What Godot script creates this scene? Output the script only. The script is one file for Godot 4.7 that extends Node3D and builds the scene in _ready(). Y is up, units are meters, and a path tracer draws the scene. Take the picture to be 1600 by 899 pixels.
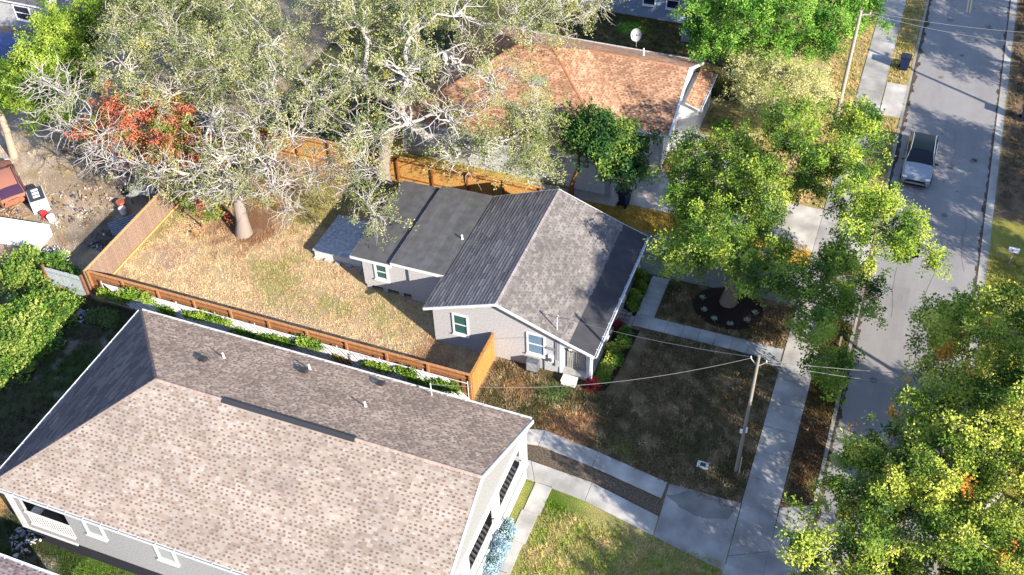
extends Node3D
# A small white house on a suburban lot seen from a drone; metres, x towards the street, -z along it.

var rng := RandomNumberGenerator.new()
var nz := FastNoiseLite.new()
var nz2 := FastNoiseLite.new()
var M := {}
var tex := {}

class MB:
	var v := PackedVector3Array()
	var n := PackedVector3Array()
	var c := PackedColorArray()
	func tri(a: Vector3, b: Vector3, d: Vector3, col := Color.WHITE) -> void:
		var nn := (b - a).cross(d - a).normalized()
		v.append_array([a, d, b]); n.append_array([nn, nn, nn]); c.append_array([col, col, col])
	func quad(a: Vector3, b: Vector3, d: Vector3, e: Vector3, col := Color.WHITE) -> void:
		var nn := (d - a).cross(e - b).normalized()
		v.append_array([a, d, b, a, e, d]); n.append_array([nn, nn, nn, nn, nn, nn]); c.append_array([col, col, col, col, col, col])
	func box(lo: Vector3, hi: Vector3, col := Color.WHITE) -> void:
		obox(Transform3D(Basis(), (lo + hi) / 2), hi - lo, col)
	func obox(t: Transform3D, s: Vector3, col := Color.WHITE) -> void:
		var h := s / 2
		var p := []
		for k in 8:
			p.append(t * Vector3(h.x if k & 1 else -h.x, h.y if k & 2 else -h.y, h.z if k & 4 else -h.z))
		quad(p[4], p[5], p[7], p[6], col); quad(p[1], p[0], p[2], p[3], col)
		quad(p[5], p[1], p[3], p[7], col); quad(p[0], p[4], p[6], p[2], col)
		quad(p[6], p[7], p[3], p[2], col); quad(p[0], p[1], p[5], p[4], col)
	# a bar of square-ish section between two points
	func bar(a: Vector3, b: Vector3, w: float, d: float, col := Color.WHITE) -> void:
		var y := (b - a).normalized()
		var x := y.cross(Vector3.UP if absf(y.y) < 0.95 else Vector3.RIGHT).normalized()
		obox(Transform3D(Basis(x, y, x.cross(y)), (a + b) / 2), Vector3(w, a.distance_to(b), d), col)
	func tube(pts: PackedVector3Array, rad: PackedFloat32Array, sides: int, col := Color.WHITE, cap := true) -> void:
		var m := pts.size()
		var prev := PackedVector3Array(); var prevn := PackedVector3Array()
		var x := Vector3.ZERO
		for i in m:
			var dir := (pts[mini(i + 1, m - 1)] - pts[maxi(i - 1, 0)]).normalized()
			if i == 0:
				x = dir.cross(Vector3(0.3, 0.2, 0.9) if absf(dir.z) < 0.9 else Vector3.RIGHT).normalized()
			x = (x - dir * x.dot(dir)).normalized()
			var y := dir.cross(x)
			var ring := PackedVector3Array(); var rn := PackedVector3Array()
			for k in sides:
				var a := TAU * k / sides
				var d := x * cos(a) + y * sin(a)
				rn.append(d); ring.append(pts[i] + d * rad[i])
			if i > 0:
				for k in sides:
					var q := (k + 1) % sides
					v.append_array([prev[k], ring[q], prev[q], prev[k], ring[k], ring[q]])
					n.append_array([prevn[k], rn[q], prevn[q], prevn[k], rn[k], rn[q]])
					c.append_array([col, col, col, col, col, col])
			prev = ring; prevn = rn
		if cap:
			for k in range(1, sides - 1):
				tri(prev[0], prev[k], prev[k + 1], col)
	func cyl(a: Vector3, b: Vector3, r0: float, r1: float, sides: int, col := Color.WHITE) -> void:
		tube(PackedVector3Array([a, b]), PackedFloat32Array([r0, r1]), sides, col)
		var dir := (b - a).normalized()
		var x := dir.cross(Vector3.RIGHT if absf(dir.x) < 0.9 else Vector3.UP).normalized()
		var y := dir.cross(x)
		for k in range(1, sides - 1):
			var q := []
			for j in [0, k, k + 1]:
				q.append(a + (x * cos(TAU * j / sides) + y * sin(TAU * j / sides)) * r0)
			tri(q[0], q[2], q[1], col)
	# prism: polygon in the plane of two axes, pushed along a third
	func prism(poly: Array, o: Vector3, ax: Vector3, ay: Vector3, push: Vector3, col := Color.WHITE) -> void:
		var f := PackedVector2Array(poly)
		var idx := Geometry2D.triangulate_polygon(f)
		var nn := push.normalized()
		var P := func(q): return o + ax * q.x + ay * q.y
		for k in range(0, idx.size(), 3):
			var a: Vector3 = P.call(f[idx[k]]); var b: Vector3 = P.call(f[idx[k + 1]]); var d: Vector3 = P.call(f[idx[k + 2]])
			if (b - a).cross(d - a).dot(nn) < 0:
				var t := b; b = d; d = t
			tri(a + push, b + push, d + push, col); tri(a, d, b, col)
		var area := 0.0
		for k in f.size():
			area += f[k].cross(f[(k + 1) % f.size()])
		var ccw := (ax.cross(ay).dot(nn) > 0) == (area > 0)
		for k in f.size():
			var a: Vector3 = P.call(f[k]); var b: Vector3 = P.call(f[(k + 1) % f.size()])
			if ccw: quad(a, b, b + push, a + push, col)
			else: quad(b, a, a + push, b + push, col)
	# smooth sheet over rows of points
	func sheet(rows: Array, col := Color.WHITE) -> void:
		var h := rows.size(); var w: int = rows[0].size()
		var nn := []
		for i in h:
			var r := []
			for j in w:
				var du: Vector3 = rows[i][mini(j + 1, w - 1)] - rows[i][maxi(j - 1, 0)]
				var dv: Vector3 = rows[mini(i + 1, h - 1)][j] - rows[maxi(i - 1, 0)][j]
				r.append(du.cross(dv).normalized())
			nn.append(r)
		for i in h - 1:
			for j in w - 1:
				var q := [[i, j], [i, j + 1], [i + 1, j + 1], [i + 1, j]]
				for k in [0, 2, 1, 0, 3, 2]:
					v.append(rows[q[k][0]][q[k][1]]); n.append(nn[q[k][0]][q[k][1]]); c.append(col)
	func blob(ctr: Vector3, r: Vector3, noise: FastNoiseLite, amp: float, col := Color.WHITE, nu := 10, nv := 7) -> void:
		var rows := []
		for i in nv + 1:
			var row := []
			for j in nu + 1:
				var th := PI * i / nv; var ph := TAU * (j % nu) / nu
				var d := Vector3(sin(th) * cos(ph), cos(th), sin(th) * sin(ph))
				row.append(ctr + d * r * (1.0 + amp * noise.get_noise_3dv((ctr + d * 1.5) * 9.0)))
			rows.append(row)
		sheet(rows, col)
	func mesh() -> ArrayMesh:
		var a := []
		a.resize(Mesh.ARRAY_MAX)
		a[Mesh.ARRAY_VERTEX] = v; a[Mesh.ARRAY_NORMAL] = n; a[Mesh.ARRAY_COLOR] = c
		var m := ArrayMesh.new()
		if v.size():
			m.add_surface_from_arrays(Mesh.PRIMITIVE_TRIANGLES, a)
		return m

func lin(r: float, g: float, b: float) -> Color:      # a vertex colour from the sRGB bytes of a surface's own colour
	return Color(r / 255.0, g / 255.0, b / 255.0).srgb_to_linear()

func noise_tex(key: String, freq: float, lo: float, hi: float, octaves := 4, kind := FastNoiseLite.TYPE_SIMPLEX_SMOOTH, size := 512, bump := 0.0) -> NoiseTexture2D:
	if tex.has(key):
		return tex[key]
	var t := NoiseTexture2D.new()
	t.width = size; t.height = size; t.seamless = true
	var f := FastNoiseLite.new()
	f.noise_type = kind; f.frequency = freq; f.fractal_octaves = octaves; f.seed = key.hash() % 1000
	t.noise = f
	if bump > 0.0:
		t.as_normal_map = true; t.bump_strength = bump
	else:
		var g := Gradient.new()
		g.set_color(0, Color(lo, lo, lo)); g.set_color(1, Color(hi, hi, hi))
		g.set_offset(0, 0.15); g.set_offset(1, 0.85)
		t.color_ramp = g
	tex[key] = t
	return t

# a material whose own colour varies with a computed texture laid over the world
func mat(key: String, col: Color, rough: float, t: Texture2D = null, scale := 1.0, normal: Texture2D = null, nscale := 0.5) -> StandardMaterial3D:
	var m := StandardMaterial3D.new()
	m.resource_name = key
	m.albedo_color = col
	m.roughness = rough
	m.vertex_color_use_as_albedo = true
	m.uv1_triplanar = true; m.uv1_world_triplanar = true
	m.uv1_scale = Vector3.ONE * scale
	if t:
		m.albedo_texture = t
	if normal:
		m.normal_enabled = true; m.normal_texture = normal; m.normal_scale = nscale
	m.metallic_specular = 0.35
	M[key] = m
	return m

func at(node: Node3D) -> Vector3:
	var p := Vector3.ZERO
	var q: Node = node
	while q is Node3D and q != self:
		p += q.position
		q = q.get_parent()
	return p

# commit a mesh that was built in world coordinates (or, local = true, around its parent's origin)
func part(called: String, mb: MB, m: Material, parent: Node3D = self, local := false) -> MeshInstance3D:
	var o := MeshInstance3D.new()
	o.name = called
	o.mesh = mb.mesh()
	o.material_override = m
	if not local and parent != self:
		o.position = -at(parent)
	parent.add_child(o, true)
	return o

func thing(called: String, label: String, category: String, where := Vector3.ZERO, group := "") -> Node3D:
	var o := Node3D.new()
	o.name = called
	o.position = where
	add_child(o, true)
	tag(o, label, category, group)
	return o

func tag(o: Node, label: String, category: String, group := "") -> void:
	o.set_meta("label", label)
	if category: o.set_meta("category", category)
	if group: o.set_meta("group", group)

func structure(o: Node, label := "") -> void:
	o.set_meta("kind", "structure")
	if label: o.set_meta("label", label)

func copy(o: Node3D, where: Vector3, turn: float, label := "") -> Node3D:
	var q: Node3D = o.duplicate()
	q.name = o.name
	add_child(q, true)
	q.position = where
	q.rotation.y = turn
	if label: q.set_meta("label", label)
	return q

func scatter(called: String, mesh: Mesh, m: Material, xf: Array, cols: Array, parent: Node3D = self) -> MultiMeshInstance3D:
	var mm := MultiMesh.new()
	mm.transform_format = MultiMesh.TRANSFORM_3D
	mm.use_colors = true
	mm.mesh = mesh
	mm.instance_count = xf.size()
	for k in xf.size():
		mm.set_instance_transform(k, xf[k])
		mm.set_instance_color(k, cols[k])
	var o := MultiMeshInstance3D.new()
	o.name = called
	o.multimesh = mm
	o.material_override = m
	if parent != self:
		o.position = -at(parent)
	parent.add_child(o, true)
	return o

func _ready() -> void:
	rng.seed = 7
	nz.seed = 3; nz.frequency = 0.12; nz.fractal_octaves = 4
	nz2.seed = 11; nz2.frequency = 0.7; nz2.fractal_octaves = 3
	camera_and_light()
	materials()
	ground()
	paving()
	white_house()
	grey_house()
	orange_house()
	far_houses()
	fences()
	trees()
	shrubs()
	street_things()
	dirt_yard()
	lawns()

func camera_and_light() -> void:
	var cam := Camera3D.new()
	cam.name = "camera"
	cam.fov = 29.18
	cam.near = 0.5; cam.far = 1500.0
	cam.position = Vector3(0, 43.5, 0)
	cam.rotation_order = EULER_ORDER_YXZ
	cam.rotation_degrees = Vector3(-43.801, 22.675, -2.3505)
	cam.current = true
	add_child(cam)
	var env := Environment.new()
	var sky := Sky.new()
	var sm := ProceduralSkyMaterial.new()
	sm.sky_top_color = Color(0.48, 0.59, 0.78)
	sm.sky_horizon_color = Color(0.82, 0.86, 0.92)
	sm.sky_curve = 0.16
	sm.ground_bottom_color = Color(0.25, 0.24, 0.22)
	sm.ground_horizon_color = Color(0.62, 0.70, 0.78)
	sm.sky_energy_multiplier = 0.88
	sky.sky_material = sm
	env.background_mode = Environment.BG_SKY
	env.sky = sky
	env.tonemap_mode = Environment.TONE_MAPPER_LINEAR
	env.tonemap_exposure = 2.95
	env.sdfgi_enabled = true; env.ssao_enabled = true; env.ssil_enabled = true
	var we := WorldEnvironment.new()
	we.name = "sky"
	we.environment = env
	add_child(we)
	var sun := DirectionalLight3D.new()
	sun.name = "sun"
	sun.light_color = Color(1.0, 0.965, 0.91)
	sun.light_energy = 1.6
	sun.light_angular_distance = 0.5
	sun.shadow_enabled = true
	add_child(sun)
	sun.look_at_from_position(Vector3(0.82, 0.44, 0.40) * 50.0, Vector3.ZERO)   # low sun from the street side, behind the camera

func materials() -> void:
	var fine := noise_tex("fine", 0.09, 0.72, 1.0, 4)
	var coarse := noise_tex("coarse", 0.012, 0.78, 1.0, 5)
	var grit := noise_tex("grit", 0.35, 0.62, 1.0, 2)
	var bump := noise_tex("bump", 0.12, 0, 1, 4, FastNoiseLite.TYPE_SIMPLEX_SMOOTH, 512, 6.0)
	mat("earth", Color.WHITE, 0.95, noise_tex("earth", 0.06, 0.55, 1.0, 5), 0.45, bump, 0.7)
	mat("asphalt", Color.WHITE, 0.9, grit, 0.6, bump, 0.3)
	mat("concrete", Color.WHITE, 0.85, noise_tex("conc", 0.008, 0.76, 1.0, 6), 0.12, bump, 0.04)
	mat("paver", Color.WHITE, 0.9, noise_tex("pav", 0.3, 0.5, 1.0, 2), 0.7, bump, 0.3)
	mat("stucco", Color.WHITE, 0.9, noise_tex("stuc", 0.05, 0.84, 1.0, 5), 0.35, bump, 0.35)
	mat("paint", Color.WHITE, 0.5, noise_tex("pnt", 0.02, 0.92, 1.0, 3), 0.5)
	mat("shingle", Color.WHITE, 0.92, grit, 1.1)
	mat("membrane", Color.WHITE, 0.8, noise_tex("memb", 0.012, 0.86, 1.0, 4), 0.2)
	mat("metal_sheet", Color.WHITE, 0.45, coarse, 0.5)
	mat("wood", Color.WHITE, 0.8, noise_tex("wood", 0.03, 0.72, 1.0, 5), 0.6)
	mat("bark", Color.WHITE, 0.95, fine, 1.4, bump, 0.6)
	mat("plastic", Color.WHITE, 0.4)
	mat("rubber", Color.WHITE, 0.8)
	mat("car_paint", Color.WHITE, 0.28)
	M.car_paint.clearcoat_enabled = true; M.car_paint.clearcoat = 0.8
	mat("rust", Color.WHITE, 0.7, noise_tex("rusty", 0.03, 0.6, 1.0, 5), 0.6)
	mat("glass", Color.WHITE, 0.1)
	M.glass.metallic_specular = 0.4
	mat("mulch", Color.WHITE, 0.95, noise_tex("mul", 0.3, 0.3, 1.0, 3), 0.6, bump, 1.0)
	mat("soil", Color.WHITE, 0.95, noise_tex("soi", 0.04, 0.6, 1.0, 5), 0.4, bump, 0.8)
	for k in ["leaf", "grass_blade"]:
		var m := StandardMaterial3D.new()
		m.resource_name = k
		m.vertex_color_use_as_albedo = true
		m.roughness = 0.75
		m.metallic_specular = 0.15
		m.cull_mode = BaseMaterial3D.CULL_DISABLED
		m.backlight_enabled = true
		m.backlight = Color(0.45, 0.5, 0.15) if k == "leaf" else Color(0.3, 0.3, 0.15)
		M[k] = m

# ---------------------------------------------------------------- ground
func mixc(a: Color, b: Color, t: float) -> Color:
	return a.lerp(b, clampf(t, 0, 1))

func ground_y(x: float, z: float) -> float:
	if x > 1.2 and x < 7.55:
		return -0.2
	return -0.62 * smoothstep(-22.5, -19.0, z) * smoothstep(-15.0, -21.0, x)

func blot(x: float, z: float, cx: float, cz: float, r: float) -> float:
	var d := Vector2(x - cx, z - cz).length() / r + nz2.get_noise_2d(x, z) * 0.5
	return clampf(1.6 - 1.6 * d, 0, 1)

# how green, dry or bare each piece of ground is
func ground_color(x: float, z: float) -> Color:
	var a := nz.get_noise_2d(x, z)
	var b := nz2.get_noise_2d(x + 50, z)
	var f := nz2.get_noise_2d(x * 4.0, z * 4.0 + 30)
	var tan_ := lin(190, 160, 124); var straw := lin(204, 181, 142); var green := lin(134, 134, 66)
	var brown := lin(112, 90, 68); var soil := lin(142, 106, 80); var dirt := lin(196, 178, 156)
	var c: Color
	if x > -39.9 and x < -16.4 and z < -33.3 and z > -48.8:
		c = mixc(tan_, straw, 0.5 + b)
		c = mixc(c, green, smoothstep(0.02, 0.5, a + 0.35 * b) * 0.62)
		c = mixc(c, soil, blot(x, z, -34.8, -42.0, 3.4))
		c = mixc(c, lin(190, 165, 140), blot(x, z, -28.4, -35.2, 2.4) * 0.5)
		c = mixc(c, lin(175, 148, 130), blot(x, z, -37.6, -37.8, 1.7) * 0.6)
		c = mixc(c, soil, blot(x, z, -19.6, -35.4, 1.8) * 0.7)
		c = mixc(c, brown, smoothstep(-44.5, -47.5, z) * 0.5)
		c = mixc(c, green, blot(x, z, -31.5, -44.3, 2.6) * 0.7)
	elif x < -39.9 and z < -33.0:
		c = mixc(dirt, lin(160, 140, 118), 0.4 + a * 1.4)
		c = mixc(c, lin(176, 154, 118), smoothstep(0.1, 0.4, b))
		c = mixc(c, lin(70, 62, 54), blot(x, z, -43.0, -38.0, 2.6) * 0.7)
	elif x <= -30.0:
		c = mixc(lin(72, 68, 48), lin(58, 74, 34), 0.5 + a * 1.5)
		c = mixc(c, lin(150, 140, 130), smoothstep(0.28, 0.5, b) * 0.6)
		c = mixc(c, lin(188, 150, 96), blot(x, z, -36.2, -20.5, 1.8))
	elif x < -12.3 and z > -24.0:
		c = mixc(lin(84, 74, 56), lin(84, 110, 40), 0.5 + a * 1.6)
	elif x < 1.2 and x > -12.5 and z > -29.8:
		c = mixc(lin(136, 150, 66), lin(180, 160, 108), 0.36 + b * 0.9 + a * 0.5)
		c = mixc(c, lin(92, 118, 34), blot(x, z, -10.2, -29.0, 1.4))
	elif x < -0.4 and x > -19.9 and z > -47.5:
		c = mixc(lin(116, 98, 72), lin(84, 80, 50), 0.5 + a * 1.3)
		c = mixc(c, lin(160, 138, 106), smoothstep(0.08, 0.4, b + f * 0.5) * 0.6)
		c = mixc(c, lin(182, 138, 98), blot(x, z, -11.2, -33.2, 1.8) * 0.8 + blot(x, z, -14.6, -35.0, 1.0) * 0.5)
		c = mixc(c, lin(72, 98, 50), blot(x, z, -12.6, -35.3, 1.1) * 0.8)
		c = mixc(c, lin(118, 128, 60), blot(x, z, -8.3, -33.0, 0.8) * 0.5)
	elif x >= -2.0 and x < 1.3:
		c = mixc(lin(98, 76, 54), lin(78, 76, 36), 0.5 + a)
		if z < -55:
			c = mixc(lin(160, 150, 84), lin(188, 166, 116), 0.5 + b)
	elif x >= 7.5:
		c = mixc(lin(166, 156, 74), lin(120, 126, 56), 0.5 + a * 1.5)
		if z < -57:
			c = mixc(lin(140, 118, 92), lin(92, 82, 62), 0.5 + b)
	elif z < -64.0 and x < -8.0:
		c = mixc(lin(78, 80, 42), lin(100, 88, 60), 0.5 + a)
		c = mixc(c, lin(96, 140, 44), blot(x, z, -19.2, -71.0, 1.3))
	elif x > -12.0 and z < -54.0:
		c = mixc(lin(198, 172, 122), lin(154, 148, 82), 0.45 + b)
	elif z < -48.6:
		c = mixc(lin(204, 168, 84), lin(180, 152, 66), 0.5 + b)
	else:
		c = mixc(tan_, brown, 0.5 + a)
	return c * (0.86 + 0.32 * (0.5 + f * 0.8))

func ground() -> void:
	var mb := MB.new()
	var st := 0.35
	var x0 := -76.0; var z0 := -104.0
	var nx := 300; var nzc := 280
	var pv := PackedVector3Array(); var pc := PackedColorArray(); var pn := PackedVector3Array(); var idx := PackedInt32Array()
	for j in nzc + 1:
		for i in nx + 1:
			var x := x0 + i * st; var z := z0 + j * st
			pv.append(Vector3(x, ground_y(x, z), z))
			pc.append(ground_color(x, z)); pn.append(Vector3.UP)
	for j in nzc:
		for i in nx:
			var q := j * (nx + 1) + i
			idx.append_array([q, q + 1, q + nx + 2, q, q + nx + 2, q + nx + 1])
	# on to the horizon
	var x1 := x0 + nx * st; var z1 := z0 + nzc * st
	var ring := [[x0, z0], [x1, z0], [x1, z1], [x0, z1]]
	var base := pv.size()
	for k in 4:
		for far in 2:
			var q: Array = ring[k]
			var p := Vector3(q[0], -0.05, q[1]) if far == 0 else Vector3(-700.0 if q[0] == x0 else 700.0, -0.05, -700.0 if q[1] == z0 else 700.0)
			pv.append(p); pn.append(Vector3.UP); pc.append(lin(110, 104, 62))
	for k in 4:
		var a := base + k * 2; var b := base + ((k + 1) % 4) * 2
		idx.append_array([a, b + 1, b, a, a + 1, b + 1])
	var arr := []
	arr.resize(Mesh.ARRAY_MAX)
	arr[Mesh.ARRAY_VERTEX] = pv; arr[Mesh.ARRAY_NORMAL] = pn; arr[Mesh.ARRAY_COLOR] = pc; arr[Mesh.ARRAY_INDEX] = idx
	var am := ArrayMesh.new()
	am.add_surface_from_arrays(Mesh.PRIMITIVE_TRIANGLES, arr)
	var o := MeshInstance3D.new()
	o.name = "ground"; o.mesh = am; o.material_override = M.earth
	add_child(o, true)
	structure(o, "dry lawns, bare dirt and weedy yards between the houses")

func slab(poly: Array, top: float, thick: float, col: Color) -> MB:
	var mb := MB.new()
	mb.prism(poly, Vector3(0, top - thick, 0), Vector3.RIGHT, Vector3.BACK, Vector3(0, thick, 0), col)
	return mb

func rect(xa: float, xb: float, za: float, zb: float) -> Array:
	return [Vector2(xa, za), Vector2(xb, za), Vector2(xb, zb), Vector2(xa, zb)]

func tint(c: Color, amount: float) -> Color:
	var k := 1.0 + rng.randf_range(-amount, amount)
	return Color(c.r * k, c.g * k, c.b * k)

func holder(called: String, label := "") -> Node3D:
	var o := Node3D.new()
	o.name = called
	add_child(o, true)
	structure(o, label)
	return o

func paving() -> void:
	var asphalt := lin(156, 152, 149)
	var road := MB.new()
	# the carriageway in small pieces so that its wear, oil and old patches differ
	for k in 21:
		for j in 210:
			var xa := 1.2 + k * 0.3024; var za := -4.0 - j * 0.62
			var wear := 0.10 * nz.get_noise_2d(xa * 3.0, za * 0.8) + 0.07 * nz2.get_noise_2d(xa * 2.0, za * 1.2)
			wear -= 0.05 * exp(-pow((xa - 2.9) / 0.35, 2.0)) + 0.05 * exp(-pow((xa - 5.7) / 0.35, 2.0))
			if (xa > 3.9 and za < -62.0 and za > -66.5) or (xa < 3.4 and za < -47.0 and za > -49.0):
				wear -= 0.10
			var col := asphalt * (1.0 + wear)
			road.quad(Vector3(xa, -0.1, za), Vector3(xa + 0.3024, -0.1, za), Vector3(xa + 0.3024, -0.1, za - 0.62), Vector3(xa, -0.1, za - 0.62), col)
	var r := part("road", road, M.asphalt)
	structure(r, "worn pale grey asphalt street with leaf shadows")
	# mended cracks and patches, thin sheets above the asphalt
	var seal := MB.new()
	for k in 9:
		var p := Vector3(rng.randf_range(1.8, 6.8), -0.094, rng.randf_range(-84, -38))
		var pts := []
		for q in 6:
			pts.append(p)
			p += Vector3(rng.randf_range(-0.25, 0.25), 0, -rng.randf_range(0.5, 1.4))
		for q in 5:
			var w := Vector3(0.014, 0, 0)
			seal.quad(pts[q] - w, pts[q] + w, pts[q + 1] + w, pts[q + 1] - w, lin(122, 119, 118))
	for k in 40:
		var p := Vector3(rng.randf_range(2.2, 6.4), -0.0945, rng.randf_range(-82, -36))
		var rr := rng.randf_range(0.06, 0.28)
		for q in 7:
			var t0 := TAU * q / 7.0; var t1 := TAU * (q + 1) / 7.0
			seal.tri(p, p + Vector3(cos(t1), 0, -sin(t1)) * rr * 0.8, p + Vector3(cos(t0), 0, -sin(t0)) * rr, lin(120, 117, 115))
	part("crack_sealant", seal, M.asphalt, r)
	var silt := MB.new()
	for k in 300:
		var z := -24.0 - k * 0.22
		for s in [[1.24, 1.0, 0.34], [7.05, -1.0, 0.2]]:
			var w: float = s[2] * (0.35 + 0.65 * absf(nz2.get_noise_2d(s[0] * 9.0, z * 0.9)) * 2.0)
			var x0: float = minf(s[0], s[0] + s[1] * w); var x1: float = maxf(s[0], s[0] + s[1] * w)
			silt.quad(Vector3(x0, -0.0962, z), Vector3(x1, -0.0962, z), Vector3(x1, -0.0962, z - 0.22), Vector3(x0, -0.0962, z - 0.22), tint(lin(92, 82, 70), 0.2))
	part("gutter_silt", silt, M.soil, r)
	var lines := MB.new()
	for s in [0.0, 0.22]:
		for k in 9:
			var z := -81.2 - k * 3.0
			lines.quad(Vector3(4.0 + s, -0.095, z), Vector3(4.1 + s, -0.095, z), Vector3(4.1 + s, -0.095, z - 3.0), Vector3(4.0 + s, -0.095, z - 3.0), lin(196, 168, 110))
	part("lane_line", lines, M.paint, r)
	var kerb := holder("kerb", "low concrete kerb along both sides of the street")
	for k in 44:
		var z := -6.0 - k * 3.0
		var apron: bool = (z < -27 and z > -33) or (z < -44 and z > -54) or (z < -66.0 and z > -69.5)
		var m := MB.new()
		m.box(Vector3(1.06, -0.25, z - 2.98), Vector3(1.24, (-0.07 if apron else 0.03), z), tint(lin(150, 146, 138), 0.1))
		part("kerbstone", m, M.concrete, kerb)
		var g := MB.new()
		g.box(Vector3(7.05, -0.25, z - 2.98), Vector3(7.62, -0.085, z), tint(lin(168, 163, 155), 0.08))
		part("gutter_slab", g, M.concrete, kerb)
	var grey := lin(164, 160, 154)
	var walk := holder("sidewalk", "pale concrete sidewalk of square slabs parallel to the street")
	var z := -20.0
	while z > -100.0:
		if z < -27.3 and z > -31.9:
			z = -31.75
		var st := 1.66
		part("slab", slab(rect(-2.05, -0.38, z, z - st + 0.025), 0.03 + rng.randf_range(0, 0.012), 0.12, tint(grey, 0.13)), M.concrete, walk)
		z -= st
	# ribbon driveway of the grey house
	var drive := holder("driveway", "concrete ribbon driveway with a dirt strip between its two tracks")
	var upper := [Vector2(-13.9, -32.3), Vector2(-12.2, -32.75), Vector2(-9.3, -32.35), Vector2(-5.62, -31.72)]
	var lower := [Vector2(-13.9, -31.35), Vector2(-12.2, -31.62), Vector2(-9.3, -31.0), Vector2(-5.6, -29.92)]
	var up2 := [Vector2(-13.9, -30.85), Vector2(-12.2, -30.75), Vector2(-9.0, -30.15), Vector2(-5.55, -28.85)]
	for s in [[upper, [Vector2(-13.9, -31.4), Vector2(-12.2, -31.75), Vector2(-9.3, -31.4), Vector2(-5.65, -30.75)]], [[Vector2(-13.9, -30.8), Vector2(-12.2, -30.72), Vector2(-9.0, -30.5), Vector2(-5.5, -29.72)], [Vector2(-13.9, -29.75), Vector2(-11.6, -29.62), Vector2(-9.0, -29.4), Vector2(-5.45, -28.62)]]]:
		for k in 3:
			var a: Vector2 = s[0][k]; var b: Vector2 = s[0][k + 1]; var c: Vector2 = s[1][k + 1]; var d: Vector2 = s[1][k]
			var g := (b - a).normalized() * 0.012
			part("slab", slab([a + g, b - g, c - g, d + g], 0.035, 0.12, tint(lin(174, 170, 163), 0.07)), M.concrete, drive)
	part("slab", slab([Vector2(-5.52, -31.7), Vector2(-2.07, -31.73), Vector2(-2.03, -27.9), Vector2(-5.43, -28.6)], 0.035, 0.12, lin(154, 150, 145)), M.concrete, drive)
	part("slab", slab([Vector2(-2.03, -31.74), Vector2(-0.35, -31.74), Vector2(-0.33, -29.6), Vector2(-2.0, -28.75)], 0.034, 0.12, lin(152, 148, 143)), M.concrete, drive)
	part("slab", slab([Vector2(-2.0, -28.72), Vector2(-0.33, -29.57), Vector2(-0.33, -26.0), Vector2(-2.0, -26.0)], 0.034, 0.12, lin(152, 148, 144)), M.concrete, drive)
	var stain := MB.new()
	var rim := []
	for k in 22:
		var an := TAU * k / 22.0
		var rr := 1.0 + 0.3 * nz2.get_noise_2d(cos(an) * 2.0, sin(an) * 2.0)
		rim.append(Vector3(-3.75 + cos(an) * 1.5 * rr, 0.039, -31.0 - sin(an) * 0.62 * rr))
	for k in 22:
		stain.tri(Vector3(-3.75, 0.039, -31.0), rim[k], rim[(k + 1) % 22], lin(122, 119, 113))
	part("damp_stain", stain, M.concrete, drive)
	var ap := MB.new()
	ap.prism([Vector2(-0.32, -32.1), Vector2(1.05, -32.75), Vector2(1.05, -26.5), Vector2(-0.32, -26.6)], Vector2_to3(-0.1), Vector3.RIGHT, Vector3.BACK, Vector3(0, 0.13, 0), lin(154, 150, 145))
	part("slab", ap, M.concrete, drive)
	var strip := slab([Vector2(-13.8, -31.33), Vector2(-12.2, -31.68), Vector2(-9.3, -31.33), Vector2(-5.7, -30.66), Vector2(-5.56, -29.8), Vector2(-9.0, -30.56), Vector2(-12.2, -30.8), Vector2(-13.8, -30.88)], 0.012, 0.1, lin(112, 98, 84))
	part("dirt_strip", strip, M.soil, drive)
	# path from that driveway to the porch steps
	var path := holder("path", "concrete path from the ribbon driveway along the grey house's porch")
	var pz := [-29.6, -27.9, -26.2, -24.5, -22.8, -21.1, -19.4]
	for k in 6:
		var xa := -11.55; var xb := -10.72
		part("slab", slab(rect(xa - 0.08 * k, xb - 0.10 * k, pz[k] - 0.02, pz[k + 1] + 0.01), 0.035, 0.12, tint(lin(182, 178, 170), 0.05)), M.concrete, path)
	# front walk of the white house
	var fw := holder("front_walk", "grey paver walk from the driveway to the white house's porch and the sidewalk")
	var px := -10.2
	for k in 8:
		part("slab", slab(rect(-10.22, -9.24, -45.4 + k * 0.46, -45.4 + (k + 1) * 0.46 - 0.015), 0.035, 0.12, tint(lin(160, 160, 158), 0.06)), M.concrete, fw)
	while px < -2.2:
		part("slab", slab(rect(px, minf(px + 0.88, -2.07), -42.22 + 0.05, -41.25), 0.03, 0.12, tint(lin(160, 160, 158), 0.06)), M.concrete, fw)
		px += 0.9
	part("slab", slab([Vector2(-3.0, -41.23), Vector2(-2.07, -41.23), Vector2(-2.07, -40.5)], 0.03, 0.12, lin(160, 160, 158)), M.concrete, fw)
	part("slab", slab(rect(-11.0, -10.24, -41.9, -41.05), 0.04, 0.12, lin(160, 160, 158)), M.concrete, fw)
	# paved drive of the white house
	var pd := holder("paved_driveway", "speckled grey driveway beside the white house")
	part("paving", slab([Vector2(-11.9, -48.9), Vector2(-0.4, -48.9), Vector2(1.05, -49.4), Vector2(1.05, -45.2), Vector2(-0.4, -45.7), Vector2(-11.2, -45.5)], 0.025, 0.1, lin(150, 148, 146)), M.paver, pd)
	# concrete drive of the orange-roofed house
	var od := holder("concrete_driveway", "broad pale concrete driveway beside the orange-roofed house")
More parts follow.
